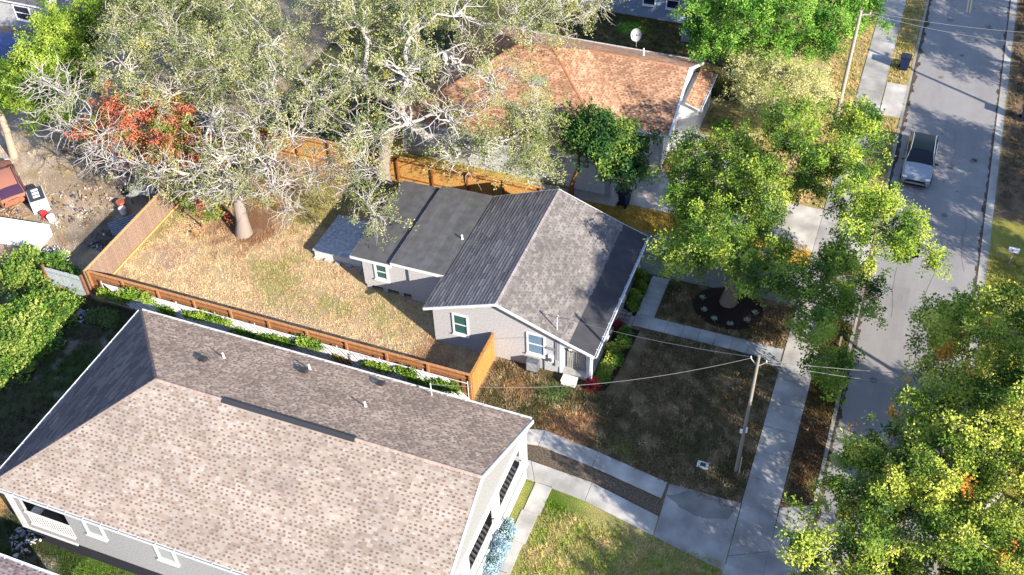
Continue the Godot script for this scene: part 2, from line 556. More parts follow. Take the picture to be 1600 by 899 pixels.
	var slabs := [rect(-17.0, -14.1, -50.6, -56.0), rect(-17.6, -17.02, -50.8, -51.3), rect(-14.08, -10.4, -51.1, -55.0), rect(-11.5, -10.4, -55.02, -59.6), rect(-10.38, -7.5, -51.1, -58.0), rect(-7.48, -4.7, -50.6, -54.6), rect(-4.68, -2.07, -50.4, -54.4), rect(-0.36, 1.05, -50.2, -54.6), rect(-20.0, -17.62, -50.5, -51.3)]
	for s in slabs:
		part("slab", slab(s, 0.035, 0.12, tint(lin(186, 180, 170), 0.06)), M.concrete, od)
	part("slab", slab(rect(-0.3, 1.05, -65.6, -69.6), 0.03, 0.12, lin(178, 172, 164)), M.concrete, walk)
	var of := holder("opposite_driveway", "light concrete driveway on the far side of the street")
	part("slab", slab([Vector2(7.64, -59.0), Vector2(14.0, -58.0), Vector2(14.0, -54.2), Vector2(7.64, -53.6)], -0.02, 0.2, lin(184, 180, 172)), M.concrete, of)

func Vector2_to3(y: float) -> Vector3:
	return Vector3(0, y, 0)

# ---------------------------------------------------------------- roofs
# courses of shingle tabs on a roof plane: eave corners a -> b, top corners d (above a) and e (above b)
func shingles(parent: Node3D, a: Vector3, b: Vector3, e: Vector3, d: Vector3, cols: Array, course: float, tab: float, thick: float, called := "shingles", gap := 0.0, gapcol := Color.BLACK) -> void:
	if (b - a).cross(d - a).y < 0:
		var sw := a; a = b; b = sw
		sw = d; d = e; e = sw
	var u := (b - a).normalized()
	var nn := (b - a).cross(d - a).normalized()
	var w := (d - a) - u * (d - a).dot(u)
	var height := w.length()
	w = w.normalized()
	var ub := (b - a).length(); var ud := (d - a).dot(u); var ue := (e - a).dot(u); var he := (e - a).dot(w)
	var mb := MB.new()
	var rows := int(height / course)
	var c := height / rows
	for i in rows:
		var v0 := i * c; var v1 := v0 + c + 0.02
		var L0 := ud * v0 / height; var L1 := ud * minf(v1, height) / height
		var R0 := ub + (ue - ub) * v0 / he; var R1 := ub + (ue - ub) * minf(v1, height) / he
		var x := (-tab * (0.5 if i % 2 else 1.0) if gap > 0.0 else -rng.randf() * tab) + floorf(minf(L0, L1) / tab) * tab
		while x < maxf(R0, R1):
			var tw := tab * (rng.randf_range(0.94, 1.06) if gap > 0.0 else rng.randf_range(0.75, 1.3))
			var q0 := clampf(x, L0, R0); var q1 := clampf(x + tw, L0, R0)
			var p0 := clampf(x, L1, R1); var p1 := clampf(x + tw, L1, R1)
			if q1 - q0 > 0.004 or p1 - p0 > 0.004:
				var n1 := nz.get_noise_2d((a.x + x) * 2.0, i * 0.6 + a.z)
				var col: Color = cols[rng.randi() % cols.size()]
				var pale := 1.05 if rng.randf() < 0.2 else 1.0
				col = col * (1.0 + 0.26 * n1 + rng.randf_range(-0.05, 0.05)) * pale
				var h: float = thick * rng.randf_range(0.75, 1.25)
				var A := a + u * q0 + w * v0; var B := a + u * q1 + w * v0
				var C := a + u * p1 + w * v1 + nn * 0.001; var D := a + u * p0 + w * v1 + nn * 0.001
				mb.quad(A + nn * h, B + nn * h, C, D, col)
				mb.quad(A, B, B + nn * h, A + nn * h, col * 0.9)
				if gap > 0.0 and q1 - q0 > gap * 1.3 and rng.randf() > 0.14:
					# the darker second layer shows in the cut-outs of the laminated tabs
					var s0 := q1 - gap
					var A2 := a + u * s0 + w * (v0 + c * 0.08); var B2 := a + u * q1 + w * (v0 + c * 0.08)
					var up := w * c * rng.randf_range(0.36, 0.5)
					var lift := nn * (h + 0.002)
					mb.quad(A2 + lift, B2 + lift, B2 + up + nn * (h * 0.45 + 0.002), A2 + up + nn * (h * 0.45 + 0.002), (gapcol if rng.randf() > 0.16 else col * 1.12) * rng.randf_range(0.85, 1.25))
			x += tw
	var o := part(called, mb, M.shingle, parent)
	o.set_meta("kind", "stuff")

func deck(parent: Node3D, a: Vector3, b: Vector3, e: Vector3, d: Vector3, thick: float, m: Material, col: Color, called := "roof_deck") -> MeshInstance3D:
	var mb := MB.new()
	if (b - a).cross(d - a).y < 0:
		var sw := a; a = b; b = sw
		sw = d; d = e; e = sw
	var nn := (b - a).cross(d - a).normalized()
	var t := Vector3(0, -thick, 0)
	var s := -nn * 0.006
	mb.quad(a + s, b + s, e + s, d + s, col)
	mb.quad(d + t, e + t, b + t, a + t, col)
	var ring := [a, b, e, d]
	for k in 4:
		var p: Vector3 = ring[k]; var q: Vector3 = ring[(k + 1) % 4]
		if p.distance_to(q) > 0.01:
			mb.quad(p + t, q + t, q + s, p + s, col)
	return part(called, mb, m, parent)

func ridge_caps(parent: Node3D, a: Vector3, b: Vector3, slope_a: Vector3, slope_b: Vector3, cols: Array, wid := 0.14) -> void:
	# short folded caps along a ridge or hip; slope_a and slope_b point down the two sides
	var mb := MB.new()
	var nseg := int(a.distance_to(b) / 0.2)
	for k in nseg:
		var p := a.lerp(b, float(k) / nseg); var q := a.lerp(b, (k + 1.25) / nseg)
		var col: Color = cols[rng.randi() % cols.size()] * rng.randf_range(0.9, 1.1)
		var up := Vector3(0, 0.035, 0); var lo := Vector3(0, 0.018, 0)
		mb.quad(p + slope_a * wid + lo, p + up, q + lo, q + slope_a * wid, col)
		mb.quad(p + up, p + slope_b * wid + lo, q + slope_b * wid, q + lo, col)
	part("ridge_cap", mb, M.shingle, parent)

# a gutter along an eave with its hangers
func gutter(parent: Node3D, a: Vector3, b: Vector3, out: Vector3, col: Color, every := 0.8) -> void:
	var mb := MB.new()
	var o0 := out * 0.015; var o1 := out * 0.13
	var dn := Vector3(0, -0.11, 0)
	var t := 0.012
	for s in [[o0, o1, dn, dn + Vector3(0, -t, 0)]]:
		mb.quad(a + o0 + dn, b + o0 + dn, b + o1 + dn, a + o1 + dn, col)
	mb.bar(a + o1 + dn / 2, b + o1 + dn / 2, 0.014, 0.12, col)
	mb.bar(a + o1, b + o1, 0.03, 0.02, col)
	mb.bar(a + o0 + dn / 2, b + o0 + dn / 2, 0.012, 0.11, col)
	var g := part("gutter", mb, M.paint, parent)
	var k := int(a.distance_to(b) / every)
	for i in k:
		var hm := MB.new()
		var p := a.lerp(b, (i + 0.5) / k)
		hm.bar(p - out * 0.03 + Vector3(0, 0.02, 0), p + o1 + Vector3(0, 0.016, 0), 0.03, 0.012, col)
		part("gutter_hanger", hm, M.paint, g)

# a sash window in a wall: o is its lower corner, u along the wall, out away from it
func window(parent: Node3D, o: Vector3, u: Vector3, out: Vector3, w: float, h: float, frame: Color, glass: Color, bars := 1, trim := 0.09) -> void:
	var up := Vector3.UP
	var mb := MB.new()
	var d := 0.07
	for s in [[Vector2(-trim, -trim), Vector2(w + trim, 0)], [Vector2(-trim, h), Vector2(w + trim, h + trim)], [Vector2(-trim, 0), Vector2(0, h)], [Vector2(w, 0), Vector2(w + trim, h)]]:
		var a: Vector2 = s[0]; var b: Vector2 = s[1]
		mb.obox(Transform3D(Basis(u, up, u.cross(up)), o + u * (a.x + b.x) / 2 + up * (a.y + b.y) / 2 + out * (d / 2 - 0.004)), Vector3(b.x - a.x, b.y - a.y, d), frame)
	var f := part("window", mb, M.paint, parent)
	if bars > 0:
		var hz := MB.new()
		for k in bars:
			var y := h * (k + 1) / (bars + 1)
			hz.obox(Transform3D(Basis(u, up, u.cross(up)), o + u * w / 2 + up * y + out * 0.03), Vector3(w - 0.002, 0.055, 0.04), frame)
		part("meeting_rail", hz, M.paint, f)
	for k in bars + 1:
		var y0 := h * k / (bars + 1.0) + 0.0275; var y1 := h * (k + 1) / (bars + 1.0) - 0.0275
		var pm := MB.new()
		pm.obox(Transform3D(Basis(u, up, u.cross(up)), o + u * w / 2 + up * (y0 + y1) / 2 + out * 0.012), Vector3(w - 0.004, y1 - y0, 0.016), glass)
		part("pane", pm, M.glass, f)
	var sill := MB.new()
	sill.obox(Transform3D(Basis(u, up, u.cross(up)), o + u * w / 2 - up * (trim + 0.025) + out * 0.06), Vector3(w + trim * 2.6, 0.05, 0.14), frame)
	part("sill", sill, M.paint, f)

func pipe(parent: Node3D, base: Vector3, h: float, r: float, col: Color, called := "vent_pipe") -> void:
	var mb := MB.new()
	mb.cyl(base - Vector3(0, 0.1, 0), base + Vector3(0, h, 0), r, r, 10, col)
	mb.cyl(base - Vector3(0, 0.08, 0), base + Vector3(0, 0.09, 0), r * 2.6, r * 1.15, 10, col * 0.7)
	part(called, mb, M.plastic, parent)

# ---------------------------------------------------------------- the white house in the middle
func white_house() -> void:
	var t := thing("white_house", "small white stucco house with grey shingle roof and flat dark rear roofs", "house", Vector3(-16, 0, -41))
	var wall := lin(176, 174, 174); var white := lin(198, 198, 198)
	var n_ := -36.62; var f_ := -45.75
	var mb := MB.new()
	# gable body under the main roof: the street side stands back behind the porch
	var poly := [Vector2(-19.9, -0.1), Vector2(-12.62, -0.1), Vector2(-12.62, 2.84), Vector2(-16.1, 4.2), Vector2(-19.9, 2.7)]
	mb.prism(poly, Vector3(0, 0, f_), Vector3.RIGHT, Vector3.UP, Vector3(0, 0, n_ - f_), wall)
	var w := part("wall", mb, M.stucco, t)
	# rear wing on a dark crawl-space skirt
	var rb := MB.new()
	rb.box(Vector3(-25.38, 0.32, -45.7), Vector3(-19.92, 2.42, -39.12), wall)
	rb.box(Vector3(-22.42, 0.06, -39.4), Vector3(-19.92, 2.42, -38.98), wall)
	rb.box(Vector3(-23.5, 2.4, -45.7), Vector3(-19.92, 2.6, -39.14), wall)
	part("rear_wall", rb, M.stucco, t)
	var sk := MB.new()
	sk.box(Vector3(-25.28, -0.1, -45.6), Vector3(-19.95, 0.318, -39.3), lin(96, 92, 92))
	part("crawl_space_skirt", sk, M.stucco, t)
	for k in 4:
		var bm := MB.new()
		bm.box(Vector3(-25.3 + k * 1.0, -0.05, -39.29), Vector3(-25.0 + k * 1.0, 0.31, -39.15), lin(170, 166, 162))
		part("pier", bm, M.concrete, t)
	# flat roofs
	var dark := lin(84, 83, 84)
	for s in [[-25.95, -23.42, 2.50, 2.56, -38.86, -45.95], [-23.42, -20.15, 2.74, 2.80, -38.84, -46.0]]:
		var a := Vector3(s[0], s[2], s[4]); var b := Vector3(s[1], s[3], s[4]); var e := Vector3(s[1], s[3], s[5]); var d := Vector3(s[0], s[2], s[5])
		var fl := MB.new()
		var seams := 6
		for k in seams:
			var p := k / float(seams); var q := (k + 1) / float(seams)
			var col := dark * rng.randf_range(0.9, 1.1)
			var lift := Vector3(0, 0.006 * (k % 2), 0)
			fl.quad(a.lerp(b, p) + lift, a.lerp(b, q) + lift, d.lerp(e, q) + lift, d.lerp(e, p) + lift, col)
		var dn := Vector3(0, -0.02, 0)
		fl.quad(d + dn, e + dn, b + dn, a + dn, dark)
		var r := part("flat_roof", fl, M.membrane, t)
		var fa := MB.new()
		var h := -0.2
		fa.box(Vector3(s[0], s[2] + h, s[4] - 0.05), Vector3(s[1], s[2] - 0.01, s[4] + 0.012), white)
		fa.box(Vector3(s[0] - 0.012, s[2] + h, s[5]), Vector3(s[0] + 0.05, s[2] - 0.005, s[4] - 0.052), white)
		fa.box(Vector3(s[0], s[2] + h, s[5] - 0.012), Vector3(s[1], s[2] - 0.01, s[5] + 0.05), white)
		part("fascia", fa, M.paint, r)
		var soffit := MB.new()
		soffit.box(Vector3(s[0] + 0.052, s[2] - 0.18, s[5] + 0.052), Vector3(s[1] - 0.01, s[2] - 0.03, s[4] - 0.052), wall)
		part("soffit", soffit, M.paint, r)
	pipe(t, Vector3(-20.4, 2.78, -41.9), 0.3, 0.05, lin(225, 225, 225))
	# main roof: two slopes and the low porch roof in dark membrane
	var zn := -36.3; var zf := -46.02
	var E0 := Vector3(-20.28, 2.68, zn); var E1 := Vector3(-20.28, 2.68, zf)
	var R0 := Vector3(-16.12, 4.33, zn); var R1 := Vector3(-16.12, 4.33, zf)
	var B0 := Vector3(-12.2, 2.79, zn); var B1 := Vector3(-12.2, 2.79, zf)
	var P0 := Vector3(-10.86, 2.32, zn); var P1 := Vector3(-10.86, 2.32, zf)
	var tone := [lin(134, 127, 121), lin(142, 135, 129), lin(126, 119, 114), lin(120, 113, 109), lin(148, 141, 135)]
	var tone2 := [lin(132, 125, 121), lin(142, 135, 130), lin(122, 116, 113)]
	var s1 := deck(t, E1, E0, R0, R1, 0.13, M.paint, lin(190, 188, 188), "roof")
	shingles(s1, E1, E0, R0, R1, tone2, 0.21, 0.6, 0.026)
	var s2 := deck(t, B0, B1, R1, R0, 0.13, M.paint, lin(190, 188, 188), "roof")
	shingles(s2, B0, B1, R1, R0, tone, 0.165, 0.25, 0.015, "shingles", 0.10, lin(108, 100, 100))
	var s3 := deck(t, P0, P1, B1, B0, 0.12, M.membrane, lin(58, 56, 60), "porch_roof")
	for k in 3:
		var pm := MB.new()
		var za := lerpf(zn, zf, k / 3.0) ; var zb := lerpf(zn, zf, (k + 1) / 3.0)
		var lift := 0.008 + 0.003 * k
		pm.quad(Vector3(-10.86, 2.32 + lift, za), Vector3(-10.86, 2.32 + lift, zb), Vector3(-12.25, 2.81 + lift, zb), Vector3(-12.25, 2.81 + lift, za), lin(64, 62, 66) * (0.9 + 0.1 * k))
		part("membrane_strip", pm, M.membrane, s3)
	ridge_caps(t, R0 + Vector3(0, 0, 0), R1, Vector3(-0.93, -0.37, 0), Vector3(0.93, -0.37, 0), [lin(150, 140, 138), lin(162, 152, 150)], 0.17)
	# rake boards
	for s in [[E0, R0], [R0, B0], [B0, P0]]:
		for z in [zn + 0.02, zf - 0.02]:
			var rk := MB.new()
			var a: Vector3 = s[0]; var b: Vector3 = s[1]
			a.z = z; b.z = z
			rk.prism([Vector2(a.x, a.y - 0.16), Vector2(b.x, b.y - 0.16), Vector2(b.x, b.y + 0.02), Vector2(a.x, a.y + 0.02)], Vector3(0, 0, z - 0.018), Vector3.RIGHT, Vector3.UP, Vector3(0, 0, 0.036), white)
			part("rake_board", rk, M.paint, t)
	gutter(t, P0 + Vector3(0.02, 0, 0), P1 + Vector3(0.02, 0, 0), Vector3.RIGHT, lin(205, 206, 208), 0.95)
	# porch: slab, posts, beam
	var ps := MB.new()
	ps.box(Vector3(-12.6, -0.1, -45.7), Vector3(-11.05, 0.22, -36.55), lin(176, 172, 168))
	part("porch_slab", ps, M.concrete, t)
	var bm := MB.new()
	bm.box(Vector3(-11.3, 2.05, -45.7), Vector3(-11.1, 2.32, -36.55), white)
	bm.box(Vector3(-12.6, 2.1, -36.75), Vector3(-11.32, 2.34, -36.58), white)
	part("porch_beam", bm, M.paint, t)
	for z in [-36.68, -39.6, -42.7, -45.5]:
		var pm := MB.new()
		pm.box(Vector3(-11.31, 0.23, z - 0.11), Vector3(-11.09, 2.04, z + 0.11), white)
		pm.box(Vector3(-11.36, 0.222, z - 0.16), Vector3(-11.04, 0.36, z + 0.16), white)
		part("porch_post", pm, M.paint, t)
	var co := MB.new()
	co.box(Vector3(-12.78, 0.1, n_ + 0.002), Vector3(-12.6, 2.5, n_ + 0.05), white)
	part("corner_board", co, M.paint, t)
	var lg := MB.new()
	for k in 9:
		lg.box(Vector3(-12.5 + k * 0.13, 0.25, -37.0), Vector3(-12.4 + k * 0.13, 1.5, -36.96), lin(150, 148, 146))
	part("porch_screen_board", lg, M.wood, t)
	# front door and the street window under the porch
	var dm := MB.new()
	dm.box(Vector3(-12.62, 0.25, -42.1), Vector3(-12.56, 2.3, -41.15), lin(92, 60, 44))
	part("door", dm, M.wood, t)
	window(t, Vector3(-12.6, 0.95, -38.6), Vector3.FORWARD, Vector3.RIGHT, 1.5, 1.1, white, lin(40, 52, 54))
	# gable windows
	var gl := lin(52, 82, 78)
	window(t, Vector3(-18.68, 1.12, n_), Vector3.RIGHT, Vector3.BACK, 0.72, 1.32, white, gl)
	window(t, Vector3(-14.5, 1.08, n_), Vector3.RIGHT, Vector3.BACK, 0.84, 1.36, white, lin(96, 120, 138))
	window(t, Vector3(-24.5, 1.1, -39.12), Vector3.RIGHT, Vector3.BACK, 0.6, 0.98, white, gl, 1, 0.13)
	# meter boxes, conduits, hose bib
	var mtr := MB.new()
	mtr.box(Vector3(-13.5, 1.72, n_), Vector3(-13.05, 1.82, n_ + 0.12), lin(110, 112, 116))
	part("meter_cabinet", mtr, M.plastic, t)
	mtr = MB.new()
	mtr.box(Vector3(-13.38, 0.8, n_), Vector3(-13.1, 1.25, n_ + 0.14), lin(190, 192, 192))
	mtr.cyl(Vector3(-13.24, 1.04, n_ + 0.13), Vector3(-13.24, 1.04, n_ + 0.24), 0.1, 0.09, 12, lin(80, 84, 88))
	part("electric_meter", mtr, M.plastic, t)
	mtr = MB.new()
	mtr.box(Vector3(-13.0, 0.55, n_), Vector3(-12.82, 1.0, n_ + 0.1), lin(150, 152, 154))
	part("junction_box", mtr, M.plastic, t)
	var cd := MB.new()
	for k in 3:
		cd.cyl(Vector3(-12.98 + k * 0.07, 0.9, n_ + 0.05), Vector3(-12.98 + k * 0.07, 2.5, n_ + 0.05), 0.018, 0.018, 6, lin(130, 132, 136))
	cd.cyl(Vector3(-13.6, 0.0, n_ + 0.04), Vector3(-13.6, 0.75, n_ + 0.04), 0.03, 0.03, 6, lin(120, 122, 126))
	part("conduit", cd, M.plastic, t)
	var ms := MB.new()
	ms.cyl(Vector3(-12.97, 3.0, -36.75), Vector3(-12.97, 4.15, -36.75), 0.035, 0.03, 8, lin(205, 205, 205))
	ms.cyl(Vector3(-12.97, 4.15, -36.75), Vector3(-12.85, 4.1, -36.7), 0.05, 0.05, 8, lin(150, 150, 150))
	part("service_mast", ms, M.metal_sheet, t)
	var dsp := MB.new()
	dsp.tube(PackedVector3Array([Vector3(-10.8, 2.25, -36.42), Vector3(-10.98, 1.9, -36.44), Vector3(-11.0, 0.25, -36.44), Vector3(-10.75, 0.1, -36.44)]), PackedFloat32Array([0.05, 0.05, 0.05, 0.05]), 6, white)
	part("downspout", dsp, M.paint, t)
	# brick steps
	var st := MB.new()
	st.box(Vector3(-11.04, -0.05, -42.1), Vector3(-10.75, 0.2, -41.0), lin(140, 128, 122))
	st.box(Vector3(-10.75, -0.05, -42.1), Vector3(-10.45, 0.1, -41.0), lin(150, 138, 130))
	var steps := part("steps", st, M.paver, t)
	for k in 10:
		for j in 2:
			var br := MB.new()
			var z := -42.08 + k * 0.108
			br.box(Vector3(-11.03 + j * 0.3, 0.2 - j * 0.1, z), Vector3(-10.77 + j * 0.3, 0.222 - j * 0.1, z + 0.098), tint([lin(150, 128, 118), lin(120, 112, 112), lin(170, 160, 154)][(k + j) % 3], 0.15))
			part("brick", br, M.concrete, steps)
	# small box by the downspout
	var ub := thing("utility_box", "pale grey utility box on the grass below the white house's porch corner", "utility box", Vector3(-12.0, 0, -36.1))
	var um := MB.new()
	um.box(Vector3(-0.45, -0.02, -0.22), Vector3(0.3, 0.3, 0.22), lin(196, 192, 186))
	part("body", um, M.plastic, ub, true)
	var ul := MB.new()
	ul.box(Vector3(-0.48, 0.3, -0.25), Vector3(0.33, 0.35, 0.25), lin(206, 202, 196))
	part("lid", ul, M.plastic, ub, true)
	var ac := thing("air_conditioner", "dark grey metal air-conditioning unit on a stand below the white house's street-end window", "air conditioner", Vector3(-14.15, 0, -36.25))
	var am := MB.new()
	am.box(Vector3(-0.32, 0.18, -0.18), Vector3(0.32, 0.86, 0.16), lin(96, 100, 106))
	part("body", am, M.metal_sheet, ac, true)
	var ag := MB.new()
	for k in 9:
		ag.box(Vector3(-0.28, 0.24 + k * 0.065, 0.161), Vector3(0.28, 0.27 + k * 0.065, 0.175), lin(160, 164, 168))
	part("grille", ag, M.metal_sheet, ac, true)
	for x in [-0.28, 0.28]:
		for z in [-0.14, 0.12]:
			var lm := MB.new()
			lm.box(Vector3(x - 0.03, -0.03, z - 0.03), Vector3(x + 0.03, 0.18, z + 0.03), lin(90, 92, 96))
			part("leg", lm, M.metal_sheet, ac, true)
	# lean-to shed behind
	var sd := thing("shed", "low white shed with a ribbed metal roof behind the white house", "shed", Vector3(-28.2, 0, -42.0))
	var sb := MB.new()
	sb.box(Vector3(-29.42, -0.05, -43.7), Vector3(-26.35, 0.48, -40.5), lin(206, 203, 200))
	part("wall", sb, M.stucco, sd)
	for k in 5:
		var base := MB.new()
		base.box(Vector3(-29.4 + k * 0.7, -0.05, -40.48), Vector3(-29.05 + k * 0.7, 0.1, -40.25), lin(176, 170, 164))
		part("foundation_block", base, M.concrete, sd)
	var rf := MB.new()
	rf.prism([Vector2(-29.5, 0.48), Vector2(-26.2, 0.54), Vector2(-26.2, 0.62), Vector2(-29.5, 0.56)], Vector3(0, 0, -43.8), Vector3.RIGHT, Vector3.UP, Vector3(0, 0, 3.35), lin(172, 177, 184))
	var roof := part("roof", rf, M.metal_sheet, sd)
	for k in 22:
		var rib := MB.new()
		var z := -43.75 + k * 0.152
		rib.prism([Vector2(-29.5, 0.558), Vector2(-26.2, 0.618), Vector2(-26.2, 0.637), Vector2(-29.5, 0.577)], Vector3(0, 0, z), Vector3.RIGHT, Vector3.UP, Vector3(0, 0, 0.03), lin(170, 175, 183))
		part("rib", rib, M.metal_sheet, roof)

# ---------------------------------------------------------------- the grey house in front
func grey_house() -> void:
	var t := thing("grey_house", "large light grey house with a hipped taupe shingle roof in the foreground", "house", Vector3(-22, 0, -24.5))
	var grey := lin(152, 152, 153); var white := lin(196, 196, 194); var dark := lin(40, 42, 52)
	var ey := 3.7; var ry := 6.8; var zf := -18.72; var zb := -30.35; var zm := -24.53
	var xl := -33.52; var xr := -11.9; var xa := -27.7
	var zw := -18.92
	var mb := MB.new()
	mb.box(Vector3(-29.9, 0.45, -30.1), Vector3(-14.0, 3.62, zw), grey)
	mb.box(Vector3(-33.0, 0.45, -30.1), Vector3(-29.9, 3.62, -20.6), grey)
	mb.box(Vector3(-33.0, 0.45, -20.598), Vector3(-29.902, 0.86, zw), grey)
	var pf := MB.new()
	pf.box(Vector3(-32.4, 0.861, -20.59), Vector3(-29.91, 0.9, zw - 0.03), lin(52, 50, 50))
	part("side_porch_floor", pf, M.wood, t)
	mb.box(Vector3(-33.0, 2.9, -20.598), Vector3(-29.902, 3.62, zw), grey)
	mb.box(Vector3(-33.0, 0.921, zw - 0.12), Vector3(-32.42, 2.899, zw), grey)
	part("wall", mb, M.stucco, t)
	var sk := MB.new()
	sk.box(Vector3(-32.85, -1.3, -30.0), Vector3(-12.2, 0.448, zw - 0.06), dark)
	part("foundation_skirt", sk, M.stucco, t)
	var cb := MB.new()
	cb.box(Vector3(-33.12, 0.42, zw - 0.2), Vector3(-32.78, 3.62, zw + 0.05), white)
	cb.box(Vector3(-33.1, 0.40, zw + 0.002), Vector3(-30.0, 0.5, zw + 0.06), lin(196, 196, 194))
	part("corner_board", cb, M.paint, t)
	# recessed side porch with its railing
	var rail := MB.new()
	rail.box(Vector3(-32.42, 1.88, zw - 0.02), Vector3(-29.95, 1.98, zw + 0.08), white)
	rail.box(Vector3(-32.42, 0.94, zw - 0.02), Vector3(-29.95, 1.02, zw + 0.07), white)
	var r := part("railing", rail, M.paint, t)
	for k in 18:
		var b := MB.new()
		var x := -32.34 + k * 0.141
		b.box(Vector3(x, 1.021, zw), Vector3(x + 0.05, 1.879, zw + 0.03), white)
		part("baluster", b, M.paint, r)
	# windows of the long side
	for x in [-28.78, -25.02]:
		window(t, Vector3(x, 2.1, zw), Vector3.RIGHT, Vector3.BACK, 0.8, 1.05, white, lin(150, 152, 152), 0, 0.12)
	# street porch: floor, columns, beams and railings
	var fl := MB.new()
	fl.box(Vector3(-13.998, 0.449, -30.1), Vector3(-12.1, 0.55, zw), lin(92, 90, 90))
	part("porch_floor", fl, M.wood, t)
	for z in [-29.9, -26.4, -22.9, -19.2]:
		var cm := MB.new()
		cm.box(Vector3(-12.42, 0.552, z - 0.17), Vector3(-12.13, 3.215, z + 0.17), white)
		cm.box(Vector3(-12.47, 0.551, z - 0.22), Vector3(-12.09, 0.70, z + 0.22), white)
		part("porch_column", cm, M.paint, t)
		var ct := MB.new()
		ct.bar(Vector3(-12.35, 2.2, z), Vector3(-13.9, 2.2, z), 0.05, 0.05, lin(60, 60, 64))
		part("porch_tie", ct, M.paint, t)
	for s in [[-29.7, -26.6], [-26.2, -23.1], [-22.7, -19.4]]:
		if s[0] == -22.7:
			continue
		var pr := MB.new()
		pr.box(Vector3(-12.28, 1.26, s[0]), Vector3(-12.18, 1.32, s[1]), white)
		pr.box(Vector3(-12.28, 0.62, s[0]), Vector3(-12.18, 0.68, s[1]), white)
		var p := part("railing", pr, M.paint, t)
		var k := 0
		var z: float = s[0] + 0.08
		while z < s[1] - 0.08:
			var b := MB.new()
			b.box(Vector3(-12.26, 0.681, z), Vector3(-12.2, 1.259, z + 0.1), white)
			part("baluster", b, M.paint, p)
			z += 0.26
		var skirt := MB.new()
		skirt.box(Vector3(-12.16, -0.05, s[0]), Vector3(-12.06, 0.58, s[1]), white)
		part("porch_skirt", skirt, M.paint, t)
	var gw := MB.new()
	gw.prism([Vector2(zb + 0.2, 3.22), Vector2(zf - 0.2, 3.22), Vector2(zf - 0.2, 3.66), Vector2(zm, 6.62), Vector2(zb + 0.2, 3.66)], Vector3(-12.42, 0, 0), Vector3.BACK, Vector3.UP, Vector3(0.3, 0, 0), lin(138, 138, 138))
	part("gable", gw, M.stucco, t)
	var ce := MB.new()
	ce.box(Vector3(-13.99, 3.14, -30.05), Vector3(-12.43, 3.2, zw - 0.02), lin(220, 220, 218))
	part("porch_ceiling", ce, M.paint, t)
	var dr := MB.new()
	dr.box(Vector3(-14.0, 0.61, -24.9), Vector3(-13.93, 2.7, -23.9), lin(60, 64, 74))
	part("door", dr, M.paint, t)
	window(t, Vector3(-14.0, 1.3, -25.8), Vector3.FORWARD, Vector3.RIGHT, 1.1, 1.4, white, lin(40, 48, 56))
	window(t, Vector3(-14.0, 1.3, -27.9), Vector3.FORWARD, Vector3.RIGHT, 1.1, 1.4, white, lin(40, 48, 56))
	for k in 3:
		var sm := MB.new()
		sm.box(Vector3(-12.1 + k * 0.3, -0.05, -22.5), Vector3(-11.8 + k * 0.3, 0.45 - k * 0.15, -20.9), lin(196, 194, 190))
		part("step", sm, M.concrete, t)
	# roof
	var A := Vector3(xl, ey, zf); var B := Vector3(xr, ey, zf); var C := Vector3(xr, ey, zb); var D := Vector3(xl, ey, zb)
	var P := Vector3(xa, ry, zm); var Q := Vector3(xr, ry, zm)
	var front := [lin(170, 155, 142), lin(176, 161, 147), lin(162, 145, 131), lin(174, 160, 148), lin(181, 168, 156)]
	var back := [lin(186, 163, 142), lin(196, 173, 152), lin(174, 151, 132), lin(162, 139, 121)]
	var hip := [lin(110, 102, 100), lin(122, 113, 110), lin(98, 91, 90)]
	var d1 := deck(t, A, B, Q, P, 0.14, M.paint, lin(200, 200, 200), "roof")
	shingles(d1, A, B, Q, P, front, 0.165, 0.25, 0.015, "shingles", 0.125, lin(130, 110, 98))
	var d2 := deck(t, C, D, P, Q, 0.14, M.paint, lin(200, 200, 200), "roof")
	shingles(d2, C, D, P, Q, back, 0.165, 0.25, 0.02, "shingles", 0.1, lin(128, 108, 95))
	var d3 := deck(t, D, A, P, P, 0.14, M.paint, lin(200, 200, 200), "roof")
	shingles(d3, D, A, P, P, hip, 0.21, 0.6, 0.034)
	ridge_caps(t, Q, P, Vector3(0, -0.47, 0.88), Vector3(0, -0.47, -0.88), [lin(196, 172, 156), lin(184, 162, 148)])
	ridge_caps(t, A, P, Vector3(0.6, 0.0, 0.5).normalized() * 0.9, Vector3(-0.8, -0.3, -0.3), [lin(176, 156, 144)], 0.1)
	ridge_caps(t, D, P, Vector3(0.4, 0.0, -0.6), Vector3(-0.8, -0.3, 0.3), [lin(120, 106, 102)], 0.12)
	var rv := MB.new()
	rv.prism([Vector2(-0.17, -0.06), Vector2(0.17, -0.06), Vector2(0.15, -0.01), Vector2(0, 0.075), Vector2(-0.15, -0.01)], Vector3(-24.2, ry, zm), Vector3.BACK, Vector3.UP, Vector3(6.5, 0, 0), lin(50, 50, 54))
	part("ridge_vent", rv, M.plastic, t)
	var fa := MB.new()
	fa.box(Vector3(xl, ey - 0.2, zf - 0.03), Vector3(xr - 0.05, ey - 0.01, zf + 0.012), white)
	fa.box(Vector3(xl, ey - 0.2, zb - 0.012), Vector3(xr - 0.05, ey - 0.01, zb + 0.03), white)
	fa.box(Vector3(xl - 0.012, ey - 0.2, zb + 0.032), Vector3(xl + 0.03, ey - 0.01, zf - 0.032), white)
	part("fascia", fa, M.paint, t)
	var rk := MB.new()
	rk.prism([Vector2(zb, ey - 0.2), Vector2(zm, ry - 0.2), Vector2(zf, ey - 0.2), Vector2(zf, ey + 0.03), Vector2(zm, ry + 0.03), Vector2(zb, ey + 0.03)], Vector3(xr - 0.02, 0, 0), Vector3.BACK, Vector3.UP, Vector3(0.06, 0, 0), white)
	part("rake_board", rk, M.paint, t)
